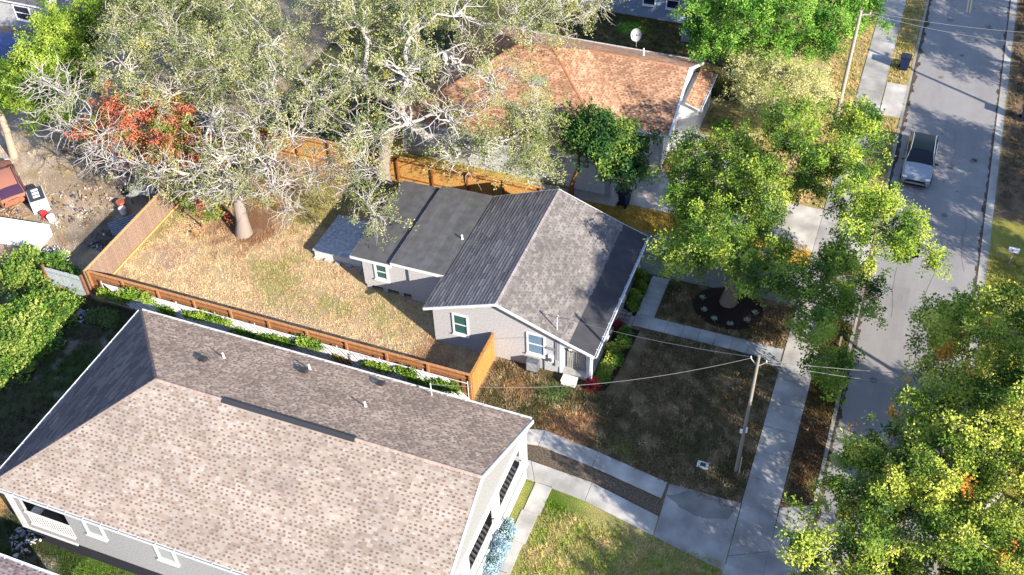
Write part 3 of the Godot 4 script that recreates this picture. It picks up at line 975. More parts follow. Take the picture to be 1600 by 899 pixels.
	gutter(t, A, B + Vector3(-0.1, 0, 0), Vector3.BACK, white, 0.9)
	gutter(t, C + Vector3(-0.1, 0, 0), D, Vector3.FORWARD, white, 0.9)
	gutter(t, D, A, Vector3.LEFT, lin(214, 214, 214), 0.9)
	var so := MB.new()
	so.box(Vector3(xl + 0.04, ey - 0.19, zb + 0.04), Vector3(xr - 0.06, ey - 0.15, zf - 0.04), lin(210, 210, 208))
	part("soffit", so, M.paint, t)
	for p in [[-26.74, -27.99, 0.35], [-22.87, -29.2, 0.35], [-18.8, -27.29, 0.32]]:
		pipe(t, Vector3(p[0], ry + (p[1] - zm) * 0.5345, p[1]), p[2], 0.05, lin(220, 216, 212))
	for p in [[-27.49, -27.26], [-23.12, -28.84], [-19.52, -29.68]]:
		var vm := MB.new()
		var c := Vector3(p[0], ry + (p[1] - zm) * 0.5345, p[1])
		vm.prism([Vector2(-0.16, 0.10), Vector2(0.16, -0.07), Vector2(0.16, 0.16), Vector2(-0.16, 0.24)], c, Vector3.FORWARD, Vector3.UP, Vector3(0.34, 0, 0), lin(52, 50, 52))
		part("roof_vent", vm, M.plastic, t)
	var mast := MB.new()
	mast.cyl(Vector3(-16.86, 3.7, -30.0), Vector3(-16.86, 4.75, -30.0), 0.035, 0.03, 8, lin(214, 214, 214))
	part("service_mast", mast, M.metal_sheet, t)

# ---------------------------------------------------------------- the orange-roofed house behind
func orange_house() -> void:
	var t := thing("orange_roofed_house", "light grey house with an orange-brown shingle roof behind the white house", "house", Vector3(-20, 0, -57))
	var grey := lin(182, 184, 187); var white := lin(206, 206, 206)
	var mb := MB.new()
	mb.box(Vector3(-28.6, -0.1, -63.4), Vector3(-14.62, 2.82, -51.5), grey)
	mb.box(Vector3(-14.618, -0.1, -63.4), Vector3(-12.45, 2.82, -55.2), grey)
	mb.prism([Vector2(-63.4, 2.821), Vector2(-55.2, 2.821), Vector2(-59.3, 4.95)], Vector3(-12.65, 0, 0), Vector3.BACK, Vector3.UP, Vector3(0.2, 0, 0), grey)
	part("wall", mb, M.stucco, t)
	var cb := MB.new()
	cb.box(Vector3(-28.68, 0, -51.6), Vector3(-28.5, 2.8, -51.44), white)
	cb.box(Vector3(-14.66, 0, -51.6), Vector3(-14.5, 2.8, -51.44), white)
	cb.box(Vector3(-12.5, 0, -55.3), Vector3(-12.4, 2.8, -55.14), white)
	part("corner_board", cb, M.paint, t)
	var ora := [lin(182, 142, 112), lin(192, 153, 123), lin(170, 130, 102), lin(198, 160, 130), lin(162, 122, 96)]
	var cut := lin(138, 92, 70)
	var under := lin(200, 198, 196)
	var e := 2.85
	var H0 := Vector3(-28.9, e, -51.2); var H1 := Vector3(-14.3, e, -51.2); var H2 := Vector3(-14.3, e, -63.7); var H3 := Vector3(-28.9, e, -63.7)
	var K0 := Vector3(-22.65, 5.98, -57.45); var K1 := Vector3(-20.55, 5.98, -57.45)
	var d := deck(t, H0, H1, K1, K0, 0.13, M.paint, under, "roof")
	shingles(d, H0, H1, K1, K0, ora, 0.17, 0.27, 0.015, "shingles", 0.12, cut)
	d = deck(t, H1, H2, K1, K1, 0.13, M.paint, under, "roof")
	shingles(d, H1, H2, K1, K1, ora, 0.17, 0.27, 0.015, "shingles", 0.12, cut)
	d = deck(t, H2, H3, K0, K1, 0.13, M.paint, under, "roof")
	shingles(d, H2, H3, K0, K1, ora, 0.17, 0.27, 0.015)
	d = deck(t, H3, H0, K0, K0, 0.13, M.paint, under, "roof")
	shingles(d, H3, H0, K0, K0, ora, 0.17, 0.27, 0.015)
	# lower street-side wing, its ridge dying into the hip
	var zr := -59.3; var yr := 5.05
	var G0 := Vector3(-14.3, e, -54.9); var G1 := Vector3(-12.05, e, -54.9); var G2 := Vector3(-12.05, yr, zr); var G3 := Vector3(-18.72, yr + 0.01, zr)
	d = deck(t, G0, G1, G2, G3, 0.13, M.paint, under, "roof")
	shingles(d, G0, G1, G2, G3, ora, 0.17, 0.27, 0.015, "shingles", 0.12, cut)
	var G4 := Vector3(-12.05, e, -63.7); var G5 := Vector3(-14.3, e, -63.7)
	d = deck(t, G4, G5, G3, G2, 0.13, M.paint, under, "roof")
	shingles(d, G4, G5, G3, G2, ora, 0.17, 0.27, 0.015)
	ridge_caps(t, G2, G3, Vector3(0, -0.45, 0.89), Vector3(0, -0.45, -0.89), [lin(196, 138, 100), lin(182, 124, 90)])
	ridge_caps(t, H1, K1, Vector3(-0.4, 0, 0.5), Vector3(0.6, -0.1, -0.2), [lin(176, 118, 86)], 0.12)
	ridge_caps(t, H0, K0, Vector3(0.4, 0, 0.5), Vector3(-0.6, -0.1, -0.2), [lin(176, 118, 86)], 0.12)
	var tr := MB.new()
	tr.prism([Vector2(-63.7, e - 0.16), Vector2(zr, yr - 0.16), Vector2(-54.9, e - 0.16), Vector2(-54.9, e + 0.03), Vector2(zr, yr + 0.04), Vector2(-63.7, e + 0.03)], Vector3(-12.08, 0, 0), Vector3.BACK, Vector3.UP, Vector3(0.12, 0, 0), white)
	part("rake_board", tr, M.paint, t)
	gutter(t, H0, H1, Vector3.BACK, lin(206, 208, 210))
	gutter(t, G0 + Vector3(0.1, 0, 0), G1, Vector3.BACK, lin(206, 208, 210))
	gutter(t, G4, H3, Vector3.FORWARD, lin(190, 190, 188))
	# entry roof and screen wall on the street side
	var s0 := Vector3(-11.05, 2.5, -58.7); var s1 := Vector3(-11.05, 2.5, -63.0); var s2 := Vector3(-12.0, 2.85, -63.0); var s3 := Vector3(-12.0, 2.85, -58.7)
	d = deck(t, s0, s1, s2, s3, 0.1, M.paint, white, "entry_roof")
	shingles(d, s0, s1, s2, s3, ora, 0.17, 0.27, 0.015, "shingles", 0.12, cut)
	gutter(t, s0, s1, Vector3.RIGHT, white)
	var sw := MB.new()
	sw.box(Vector3(-12.44, -0.1, -63.0), Vector3(-11.2, 2.42, -58.9), lin(206, 206, 206))
	part("entry_wall", sw, M.stucco, t)
	var dr := MB.new()
	dr.box(Vector3(-12.45, 0.1, -58.2), Vector3(-12.39, 2.2, -57.0), lin(150, 152, 154))
	part("door", dr, M.paint, t)
	var ei := MB.new()
	ei.box(Vector3(-12.38, -0.05, -58.88), Vector3(-11.3, 0.12, -56.9), lin(196, 194, 190))
	part("entry_slab", ei, M.concrete, t)
	window(t, Vector3(-24.0, 1.0, -51.5), Vector3.RIGHT, Vector3.BACK, 1.2, 1.2, white, lin(44, 54, 60))
	window(t, Vector3(-19.8, 1.0, -51.5), Vector3.RIGHT, Vector3.BACK, 1.2, 1.2, white, lin(44, 54, 60))
	var gd := MB.new()
	gd.box(Vector3(-17.6, 0.05, -51.5), Vector3(-15.0, 2.2, -51.44), lin(200, 202, 204))
	var gdp := part("garage_door", gd, M.paint, t)
	for k in 4:
		var pnl := MB.new()
		pnl.box(Vector3(-17.56, 0.09 + k * 0.53, -51.441), Vector3(-15.04, 0.56 + k * 0.53, -51.42), lin(206, 208, 210))
		part("panel", pnl, M.paint, gdp)
	window(t, Vector3(-14.2, 1.1, -55.2), Vector3.RIGHT, Vector3.BACK, 0.9, 1.2, white, lin(60, 72, 80))
	pipe(t, Vector3(-18.2, 4.3, -54.1), 0.3, 0.06, lin(60, 58, 58))
	pipe(t, Vector3(-15.6, 4.0, -61.3), 0.6, 0.05, lin(226, 226, 226))
	var sk := MB.new()
	sk.obox(Transform3D(Basis(Vector3.RIGHT, 0.464), Vector3(-20.6, 4.9, -55.1)), Vector3(0.9, 0.1, 0.6), lin(120, 122, 128))
	part("skylight", sk, M.metal_sheet, t)
	# brick planter by the entrance
	var pl := thing("brick_planter", "low brick-edged planting bed of dry grass beside the orange-roofed house's door", "planter", Vector3(-11.9, 0, -56.1))
	var soil := MB.new()
	soil.box(Vector3(-12.2, -0.02, -57.0), Vector3(-11.62, 0.12, -55.28), lin(170, 140, 70))
	part("soil", soil, M.soil, pl)
	for s in [[-12.3, -12.2, -57.1, -55.16], [-11.62, -11.52, -57.1, -55.16]]:
		for k in 9:
			var b := MB.new()
			b.box(Vector3(s[0], -0.02, s[2] + k * 0.215), Vector3(s[1], 0.17, s[2] + k * 0.215 + 0.2), tint(lin(140, 92, 72), 0.15))
			part("brick", b, M.concrete, pl)
	for k in 3:
		for z in [-57.1, -55.26]:
			var b := MB.new()
			b.box(Vector3(-12.195 + k * 0.195, -0.02, z), Vector3(-12.01 + k * 0.195, 0.16, z + 0.1), tint(lin(140, 92, 72), 0.15))
			part("brick", b, M.concrete, pl)

func far_houses() -> void:
	# blue-grey house beyond
	var t := thing("blue_grey_house", "pale blue-grey house wall with white sash windows at the far side of the block", "house", Vector3(-19, 0, -76))
	var mb := MB.new()
	mb.box(Vector3(-26.0, -0.1, -82.0), Vector3(-14.6, 3.0, -72.8), lin(146, 164, 190))
	part("wall", mb, M.stucco, t)
	for x in [-18.75, -16.95, -23.0]:
		window(t, Vector3(x, 1.15, -72.8), Vector3.RIGHT, Vector3.BACK, 0.85, 1.3, lin(226, 228, 230), lin(40, 46, 60))
	var A := Vector3(-26.6, 2.9, -72.4); var B := Vector3(-14.0, 2.9, -72.4); var C := Vector3(-14.0, 2.9, -82.4); var D := Vector3(-26.6, 2.9, -82.4)
	var P := Vector3(-26.6, 5.3, -77.4); var Q := Vector3(-14.0, 5.3, -77.4)
	var tone := [lin(130, 124, 120), lin(140, 134, 130)]
	var d := deck(t, A, B, Q, P, 0.14, M.paint, lin(200, 200, 200), "roof")
	shingles(d, A, B, Q, P, tone, 0.16, 0.4, 0.012)
	d = deck(t, C, D, P, Q, 0.14, M.paint, lin(200, 200, 200), "roof")
	shingles(d, C, D, P, Q, tone, 0.16, 0.4, 0.012)
	var gb := MB.new()
	for x in [-26.0, -14.8]:
		gb.prism([Vector2(-82.0, 3.001), Vector2(-72.8, 3.001), Vector2(-77.4, 5.1)], Vector3(x, 0, 0), Vector3.BACK, Vector3.UP, Vector3(0.2, 0, 0), lin(146, 164, 190))
	part("gable", gb, M.stucco, t)
	# corner of the next roof in front
	t = thing("neighbouring_house", "corner of a taupe shingle roof with a white gutter below the grey house", "house", Vector3(-34, -0.6, -11))
	var wb := MB.new()
	wb.box(Vector3(-42.0, -1.2, -15.9), Vector3(-27.4, 2.6, -6.0), lin(190, 188, 186))
	part("wall", wb, M.stucco, t)
	A = Vector3(-42.5, 2.7, -16.25); B = Vector3(-26.9, 2.7, -16.25); C = Vector3(-26.9, 5.2, -11.0); D = Vector3(-42.5, 5.2, -11.0)
	d = deck(t, B, A, D, C, 0.14, M.paint, lin(210, 210, 210), "roof")
	shingles(d, B, A, D, C, [lin(176, 156, 148), lin(188, 168, 160), lin(162, 142, 136)], 0.2, 0.29, 0.016, "shingles", 0.13, lin(122, 100, 92))
	var E := Vector3(-26.9, 2.7, -5.7); var F := Vector3(-42.5, 2.7, -5.7)
	d = deck(t, F, E, C, D, 0.14, M.paint, lin(210, 210, 210), "roof")
	shingles(d, F, E, C, D, [lin(176, 156, 148), lin(188, 168, 160)], 0.145, 0.3, 0.014)
	gutter(t, B, A, Vector3.FORWARD, lin(228, 228, 226), 0.9)
	# shaded roof at the far left
	t = thing("dark_roofed_house", "dark-roofed house in the shade behind the bright green tree", "house", Vector3(-66, 0, -58))
	wb = MB.new()
	wb.box(Vector3(-74.0, -0.1, -66.0), Vector3(-60.5, 2.6, -56.2), lin(176, 176, 176))
	part("wall", wb, M.stucco, t)
	A = Vector3(-74.5, 2.6, -55.9); B = Vector3(-60.1, 2.6, -55.9); C = Vector3(-60.1, 4.6, -61.0); D = Vector3(-74.5, 4.6, -61.0)
	d = deck(t, A, B, C, D, 0.14, M.paint, lin(210, 210, 210), "roof")
	shingles(d, A, B, C, D, [lin(96, 94, 100), lin(108, 104, 108)], 0.15, 0.3, 0.012)
	d = deck(t, Vector3(-60.1, 2.6, -66.2), Vector3(-74.5, 2.6, -66.2), D, C, 0.14, M.paint, lin(210, 210, 210), "roof")
	shingles(d, Vector3(-60.1, 2.6, -66.2), Vector3(-74.5, 2.6, -66.2), D, C, [lin(96, 94, 100), lin(108, 104, 108)], 0.15, 0.3, 0.012)
	window(t, Vector3(-63.5, 1.0, -56.2), Vector3.RIGHT, Vector3.BACK, 1.4, 1.1, lin(220, 220, 220), lin(40, 46, 60))
	var tp := thing("tarpaulin", "blue tarpaulin over a stack beside the dark-roofed house", "tarpaulin", Vector3(-62.5, 0, -53.6))
	var rows := []
	for i in 9:
		var row := []
		for j in 9:
			var u := j / 8.0 - 0.5; var v := i / 8.0 - 0.5
			var h := 0.95 * pow(maxf(0.0, 1.0 - pow(absf(u * 2), 5.0)), 0.5) * pow(maxf(0.0, 1.0 - pow(absf(v * 2), 5.0)), 0.5)
			row.append(Vector3(u * 3.4, h + 0.08 * nz2.get_noise_2d(u * 20, v * 20), v * 2.6))
		rows.append(row)
	var tm := MB.new()
	rows.reverse()
	tm.sheet(rows, lin(62, 78, 118))
	part("sheet", tm, M.plastic, tp, true)

# ---------------------------------------------------------------- fences
# one run of board fence from a to b; face points to the side that shows the rails
func board_fence(t: Node3D, a: Vector3, b: Vector3, h: float, face: Vector3, cols: Array, every := 2.4, cap := true, rails := true) -> void:
	var L := a.distance_to(b)
	var u := (b - a) / L
	var k := maxi(1, int(round(L / every)))
	var bs := Basis(u, Vector3.UP, u.cross(Vector3.UP))
	for i in k + 1:
		var p := a + u * (L * i / k)
		var m := MB.new()
		m.obox(Transform3D(bs, p + face * 0.075 + Vector3(0, h / 2 - 0.06, 0)), Vector3(0.11, h + 0.14, 0.1), tint(cols[0], 0.1))
		part("post", m, M.wood, t)
	for i in k:
		var p := a + u * (L * i / k); var q := a + u * (L * (i + 1) / k)
		var m := MB.new()
		var n := int(L / k / 0.145)
		for j in n:
			var w := L / k / n
			var c := p + u * (w * (j + 0.5))
			m.obox(Transform3D(bs, c + Vector3(0, h / 2, 0)), Vector3(w - 0.007, h - 0.05 + rng.randf_range(-0.008, 0.008), 0.02), tint(cols[1], 0.09))
		var o := part("panel", m, M.wood, t)
		if rails:
			for y in [0.3, h - 0.3]:
				var r := MB.new()
				r.obox(Transform3D(bs, (p + q) / 2 + face * 0.032 + Vector3(0, y, 0)), Vector3(L / k - 0.12, 0.09, 0.04), tint(cols[0], 0.06))
				part("rail", r, M.wood, o)
		if cap:
			var r := MB.new()
			r.obox(Transform3D(bs, (p + q) / 2 + face * 0.02 + Vector3(0, h, 0)), Vector3(L / k - 0.005, 0.035, 0.14), tint(cols[2], 0.06))
			part("cap_rail", r, M.wood, o)

func fences() -> void:
	var f := thing("wooden_fence", "brown wooden privacy fence between the dry back lawn and the grey house", "fence", Vector3(-28, 0, -33.45))
	board_fence(f, Vector3(-39.8, 0, -33.45), Vector3(-16.45, 0, -33.45), 1.85, Vector3.BACK, [lin(166, 116, 76), lin(146, 98, 64), lin(180, 128, 84)])
	f = thing("wooden_gate_fence", "short bright orange wooden fence run closing the side yard against the white house's gable wall", "fence", Vector3(-16.4, 0, -35))
	board_fence(f, Vector3(-16.4, 0, -33.52), Vector3(-16.4, 0, -36.5), 1.85, Vector3.LEFT, [lin(174, 116, 66), lin(190, 130, 70), lin(190, 128, 72)], 1.5)
	f = thing("wooden_fence", "flat tan wooden fence at the back of the dry lawn against the dirt yard", "fence", Vector3(-39.95, 0, -40))
	board_fence(f, Vector3(-39.95, 0, -33.4), Vector3(-39.95, 0, -48.7), 1.85, Vector3.LEFT, [lin(166, 132, 96), lin(144, 120, 104), lin(202, 166, 112)])
	var kb := MB.new()
	kb.box(Vector3(-39.9, -0.02, -48.6), Vector3(-39.86, 0.12, -33.6), lin(206, 166, 100))
	part("kick_board", kb, M.wood, f)
	f = thing("wooden_fence", "honey-coloured wooden fence between the back lawn and the orange-roofed house", "fence", Vector3(-30, 0, -48.7))
	board_fence(f, Vector3(-39.8, 0, -48.7), Vector3(-18.2, 0, -48.7), 1.9, Vector3.BACK, [lin(146, 92, 52), lin(204, 154, 86), lin(204, 156, 92)], 2.35)
	# the neighbour's chain-link fence with white slats
	f = thing("slatted_chain_link_fence", "white diagonal-slat chain-link fence overgrown with vines beside the brown wooden fence", "fence", Vector3(-27, 0, -33.15))
	var pr := MB.new()
	pr.cyl(Vector3(-38.8, 1.52, -33.12), Vector3(-16.5, 1.52, -33.12), 0.025, 0.025, 6, lin(200, 200, 200))
	pr.cyl(Vector3(-38.8, 0.06, -33.12), Vector3(-16.5, 0.06, -33.12), 0.02, 0.02, 6, lin(200, 200, 200))
	part("rail", pr, M.metal_sheet, f)
	for k in 10:
		var pm := MB.new()
		pm.cyl(Vector3(-38.8 + k * 2.477, -0.1, -33.18), Vector3(-38.8 + k * 2.477, 1.6, -33.18), 0.03, 0.03, 8, lin(196, 196, 196))
		part("post", pm, M.metal_sheet, f)
	var x := -40.2
	while x < -16.6:
		# each slat runs down to the right at 45 degrees, cut level at the rails
		var a := Vector2(x, 1.5); var b := Vector2(x + 1.42, 0.08)
		if a.x > -38.8 and b.x < -16.4:
			var m := MB.new()
			m.prism([Vector2(a.x, a.y), Vector2(a.x + 0.225, a.y), Vector2(b.x + 0.225, b.y), Vector2(b.x, b.y)], Vector3(0, 0, -33.126 + rng.randf_range(-0.006, 0.006)), Vector3.RIGHT, Vector3.UP, Vector3(0, 0, 0.012), tint(lin(216, 216, 217), 0.07))
			part("slat", m, M.paint, f)
		x += 0.315
	# old grey fence panel by the dirt yard
	f = thing("old_board_fence", "weathered pale grey board fence panel with rusty posts at the corner of the dirt yard", "fence", Vector3(-41.2, 0, -33.1))
	for k in 16:
		var m := MB.new()
		m.obox(Transform3D(Basis(Vector3.BACK, rng.randf_range(-0.02, 0.02)), Vector3(-42.5 + k * 0.155, 0.85, -33.05)), Vector3(0.148, 1.62 + rng.randf_range(-0.06, 0.04), 0.02), tint(lin(178, 186, 186), 0.1))
		part("board", m, M.wood, f)
	for y in [0.45, 1.35]:
		var m := MB.new()
		m.box(Vector3(-42.6, y, -33.03), Vector3(-40.05, y + 0.09, -32.98), lin(150, 158, 158))
		part("rail", m, M.wood, f)
	for q in [-42.66, -40.0]:
		var m := MB.new()
		m.box(Vector3(q - 0.06, -0.1, -33.1), Vector3(q + 0.06, 1.8, -32.98), lin(140, 92, 64))
		part("post", m, M.wood, f)

# ---------------------------------------------------------------- trees
func leaf_cluster(count: int, spread: float, size: float, slim: float, seed_: int, flat := 0.6) -> ArrayMesh:
	var r := RandomNumberGenerator.new()
	r.seed = seed_
	var mb := MB.new()
	for k in count:
		var d := Vector3(r.randf_range(-1, 1), r.randf_range(-0.8, 1), r.randf_range(-1, 1)).normalized()
		var p := d * spread * sqrt(r.randf())
		var s := size * r.randf_range(0.7, 1.25)
		var dir := (d + Vector3(r.randf_range(-0.7, 0.7), r.randf_range(-0.6, 0.3), r.randf_range(-0.7, 0.7))).normalized()
		var nn := (Vector3.UP * flat + d * 0.5 + Vector3(r.randf_range(-0.6, 0.6), r.randf_range(-0.2, 0.4), r.randf_range(-0.6, 0.6))).normalized()
		var side := dir.cross(nn).normalized()
		var v := Color.WHITE * r.randf_range(0.86, 1.14)
		v.a = 1.0
		var q := p + dir * s * 0.55 
		# two facets folded along the midrib
		var fold := nn * s * 0.12
		mb.tri(p, q + side * s * slim - fold, p + dir * s, v)
		mb.tri(p, p + dir * s, q - side * s * slim - fold, v)
	return mb.mesh()

func wander(a: Vector3, b: Vector3, segs: int, wig: float, sag: float) -> PackedVector3Array:
	var pts := PackedVector3Array()
	var L := a.distance_to(b)
	var dv := (b - a).normalized()
	var s1 := dv.cross(Vector3(0.21, 0.9, 0.37)).normalized(); var s2 := dv.cross(s1)
	var o1 := 0.0; var o2 := 0.0
	for k in segs + 1:
		var t := float(k) / segs
		if k > 0 and k < segs:
			o1 += rng.randf_range(-1, 1) * wig * L / sqrt(segs); o2 += rng.randf_range(-1, 1) * wig * L / sqrt(segs)
		var env := sin(PI * t)
		pts.append(a.lerp(b, t) + (s1 * o1 + s2 * o2) * minf(1.0, env * 1.6) + Vector3(0, sag * L * env, 0))
	return pts

func taper(n: int, r0: float, r1: float) -> PackedFloat32Array:
	var r := PackedFloat32Array()
	for k in n:
		r.append(lerpf(r0, r1, float(k) / (n - 1)))
	return r

# trunk: points; lobes: [x, y, z, radius, leafiness]; style holds the look
func grow_tree(t: Node3D, trunk: PackedVector3Array, r0: float, lobes: Array, style: Dictionary) -> void:
	var bark: Color = style.bark
	var wood := MB.new()
	var rt := taper(trunk.size(), r0, r0 * 0.72)
	rt[0] = r0 * 1.45
	wood.tube(trunk, rt, 12, style.get("trunk", bark))
	var tr := part("trunk", wood, M.bark, t)
	var limbs := MB.new()
	var twigs := MB.new()
	var nodes := []          # [point, radius] to grow from
	for k in range(trunk.size() / 2, trunk.size()):
		nodes.append([trunk[k], rt[k]])
	var xf := []; var cols := []
	var order := lobes.duplicate()
	var top: Vector3 = trunk[trunk.size() - 1]
	order.sort_custom(func(p, q): return Vector3(p[0], p[1], p[2]).distance_to(top) < Vector3(q[0], q[1], q[2]).distance_to(top))
	var pal: Array = style.palette
	var sz: float = style.get("scale", 1.0)
	var put := func(p: Vector3, dense: float):
		var nse := nz2.get_noise_3d(p.x * 0.8, p.y * 0.8, p.z * 0.8)
		var nf: float = clampf(0.5 + nse * 1.1 + rng.randf_range(-0.13, 0.13), 0.0, 0.999) * (pal.size() - 1)
		var col: Color = pal[int(nf)].lerp(pal[int(nf) + 1], nf - int(nf)) * rng.randf_range(0.88, 1.12)
		if style.has("accent") and nz2.get_noise_3d(p.x * 0.9 + 90, p.y * 0.9, p.z * 0.9) > style.accent_at:
			col = style.accent * rng.randf_range(0.7, 1.25)
		var b := Basis(Vector3(rng.randf_range(-1, 1), rng.randf_range(-1, 1), rng.randf_range(-1, 1)).normalized(), rng.randf() * 1.1) * Basis(Vector3.UP, rng.randf() * TAU)
		xf.append(Transform3D(b.scaled(Vector3.ONE * sz * rng.randf_range(0.65, 1.25)), p))
		cols.append(col)
	for q in order:
		var c := Vector3(q[0], q[1], q[2]); var R: float = q[3]
		var leafy: float = q[4] if q.size() > 4 else 1.0
		var best = nodes[0]; var bd := 1e9
		for nd in nodes:
			var d: float = (nd[0] as Vector3).distance_to(c) + maxf(0.0, nd[0].y - c.y) * 0.8 - nd[1] * 4.0
			if d < bd:
				bd = d; best = nd
		var L: float = best[0].distance_to(c)
		var rr: float = minf(best[1] * 0.8, 0.05 + 0.028 * L + 0.03 * R) * style.get("limb", 1.0)
		var path := wander(best[0], c, maxi(4, int(L / 0.7)), style.get("wiggle", 0.1), style.get("arch", 0.06))
		limbs.tube(path, taper(path.size(), rr, rr * 0.4), 7, tint(bark, 0.08))
		for k in range(1, path.size()):
			nodes.append([path[k], lerpf(rr, rr * 0.4, float(k) / path.size())])
		var nsec := int(style.get("sec", 12) * R / 1.6)
		for s in nsec:
			var dv := Vector3(rng.randf_range(-1, 1), rng.randf_range(-0.75, 0.85), rng.randf_range(-1, 1)).normalized()
			var tip: Vector3 = c + dv * R * rng.randf_range(0.7, 1.08) + Vector3(0, -style.get("droop", 0.0) * rng.randf(), 0)
			var from: Vector3 = path[path.size() - 1 - (rng.randi() % maxi(2, path.size() * 2 / 5))]
			var sp := wander(from, tip, 5, style.get("wiggle", 0.1) * 1.3, 0.05)
			limbs.tube(sp, taper(6, rr * 0.36 + 0.012, 0.012), 5, tint(bark, 0.1))
			for w in int(style.get("twig", 4)):
				var f2: Vector3 = sp[2 + rng.randi() % 4]
				var tv: Vector3 = (Vector3(rng.randf_range(-1, 1), rng.randf_range(-0.8, 0.9), rng.randf_range(-1, 1)).normalized() + dv * 0.6) * style.get("twig_len", 0.6) * rng.randf_range(0.5, 1.2)
				var tp := wander(f2, f2 + tv, 3, 0.2, 0.0)
				twigs.tube(tp, taper(4, style.get("twig_r", 0.012), 0.006), 3, tint(bark, 0.12), false)
				if rng.randf() < leafy:
					for z in int(style.get("per", 3)):
						put.call(tp[3 - (z % 2)] + Vector3(rng.randf_range(-1, 1), rng.randf_range(-1, 1), rng.randf_range(-1, 1)) * style.get("jit", 0.22), 1.0)
			if rng.randf() < leafy:
				put.call(tip, 1.0)
		for s in int(style.get("fill", 30) * R * R * leafy):
			var dv := Vector3(rng.randf_range(-1, 1), rng.randf_range(-0.7, 1.0), rng.randf_range(-1, 1)).normalized()
			var p := c + dv * R * rng.randf_range(0.55, 1.02)
			if nz2.get_noise_3d(p.x * 1.1, p.y * 1.1, p.z * 1.1 + 40) > style.get("hole", -0.12):
				put.call(p, 1.0)
	part("limb", limbs, M.bark, tr)
	part("twigs", twigs, M.bark, tr).set_meta("kind", "stuff")
	var o := scatter("crown", style.leaf, M.leaf, xf, cols, t)
	o.set_meta("kind", "stuff")

func lobe_set(pts: Array, r: float, leafy := 1.0) -> Array:
	var out := []
	for p in pts:
		out.append([p[0], p[1], p[2], (p[3] if p.size() > 3 else r), (p[4] if p.size() > 4 else leafy)])
	return out

func fol(r: int, g: int, b: int) -> Color:
	return lin(r, g, b)

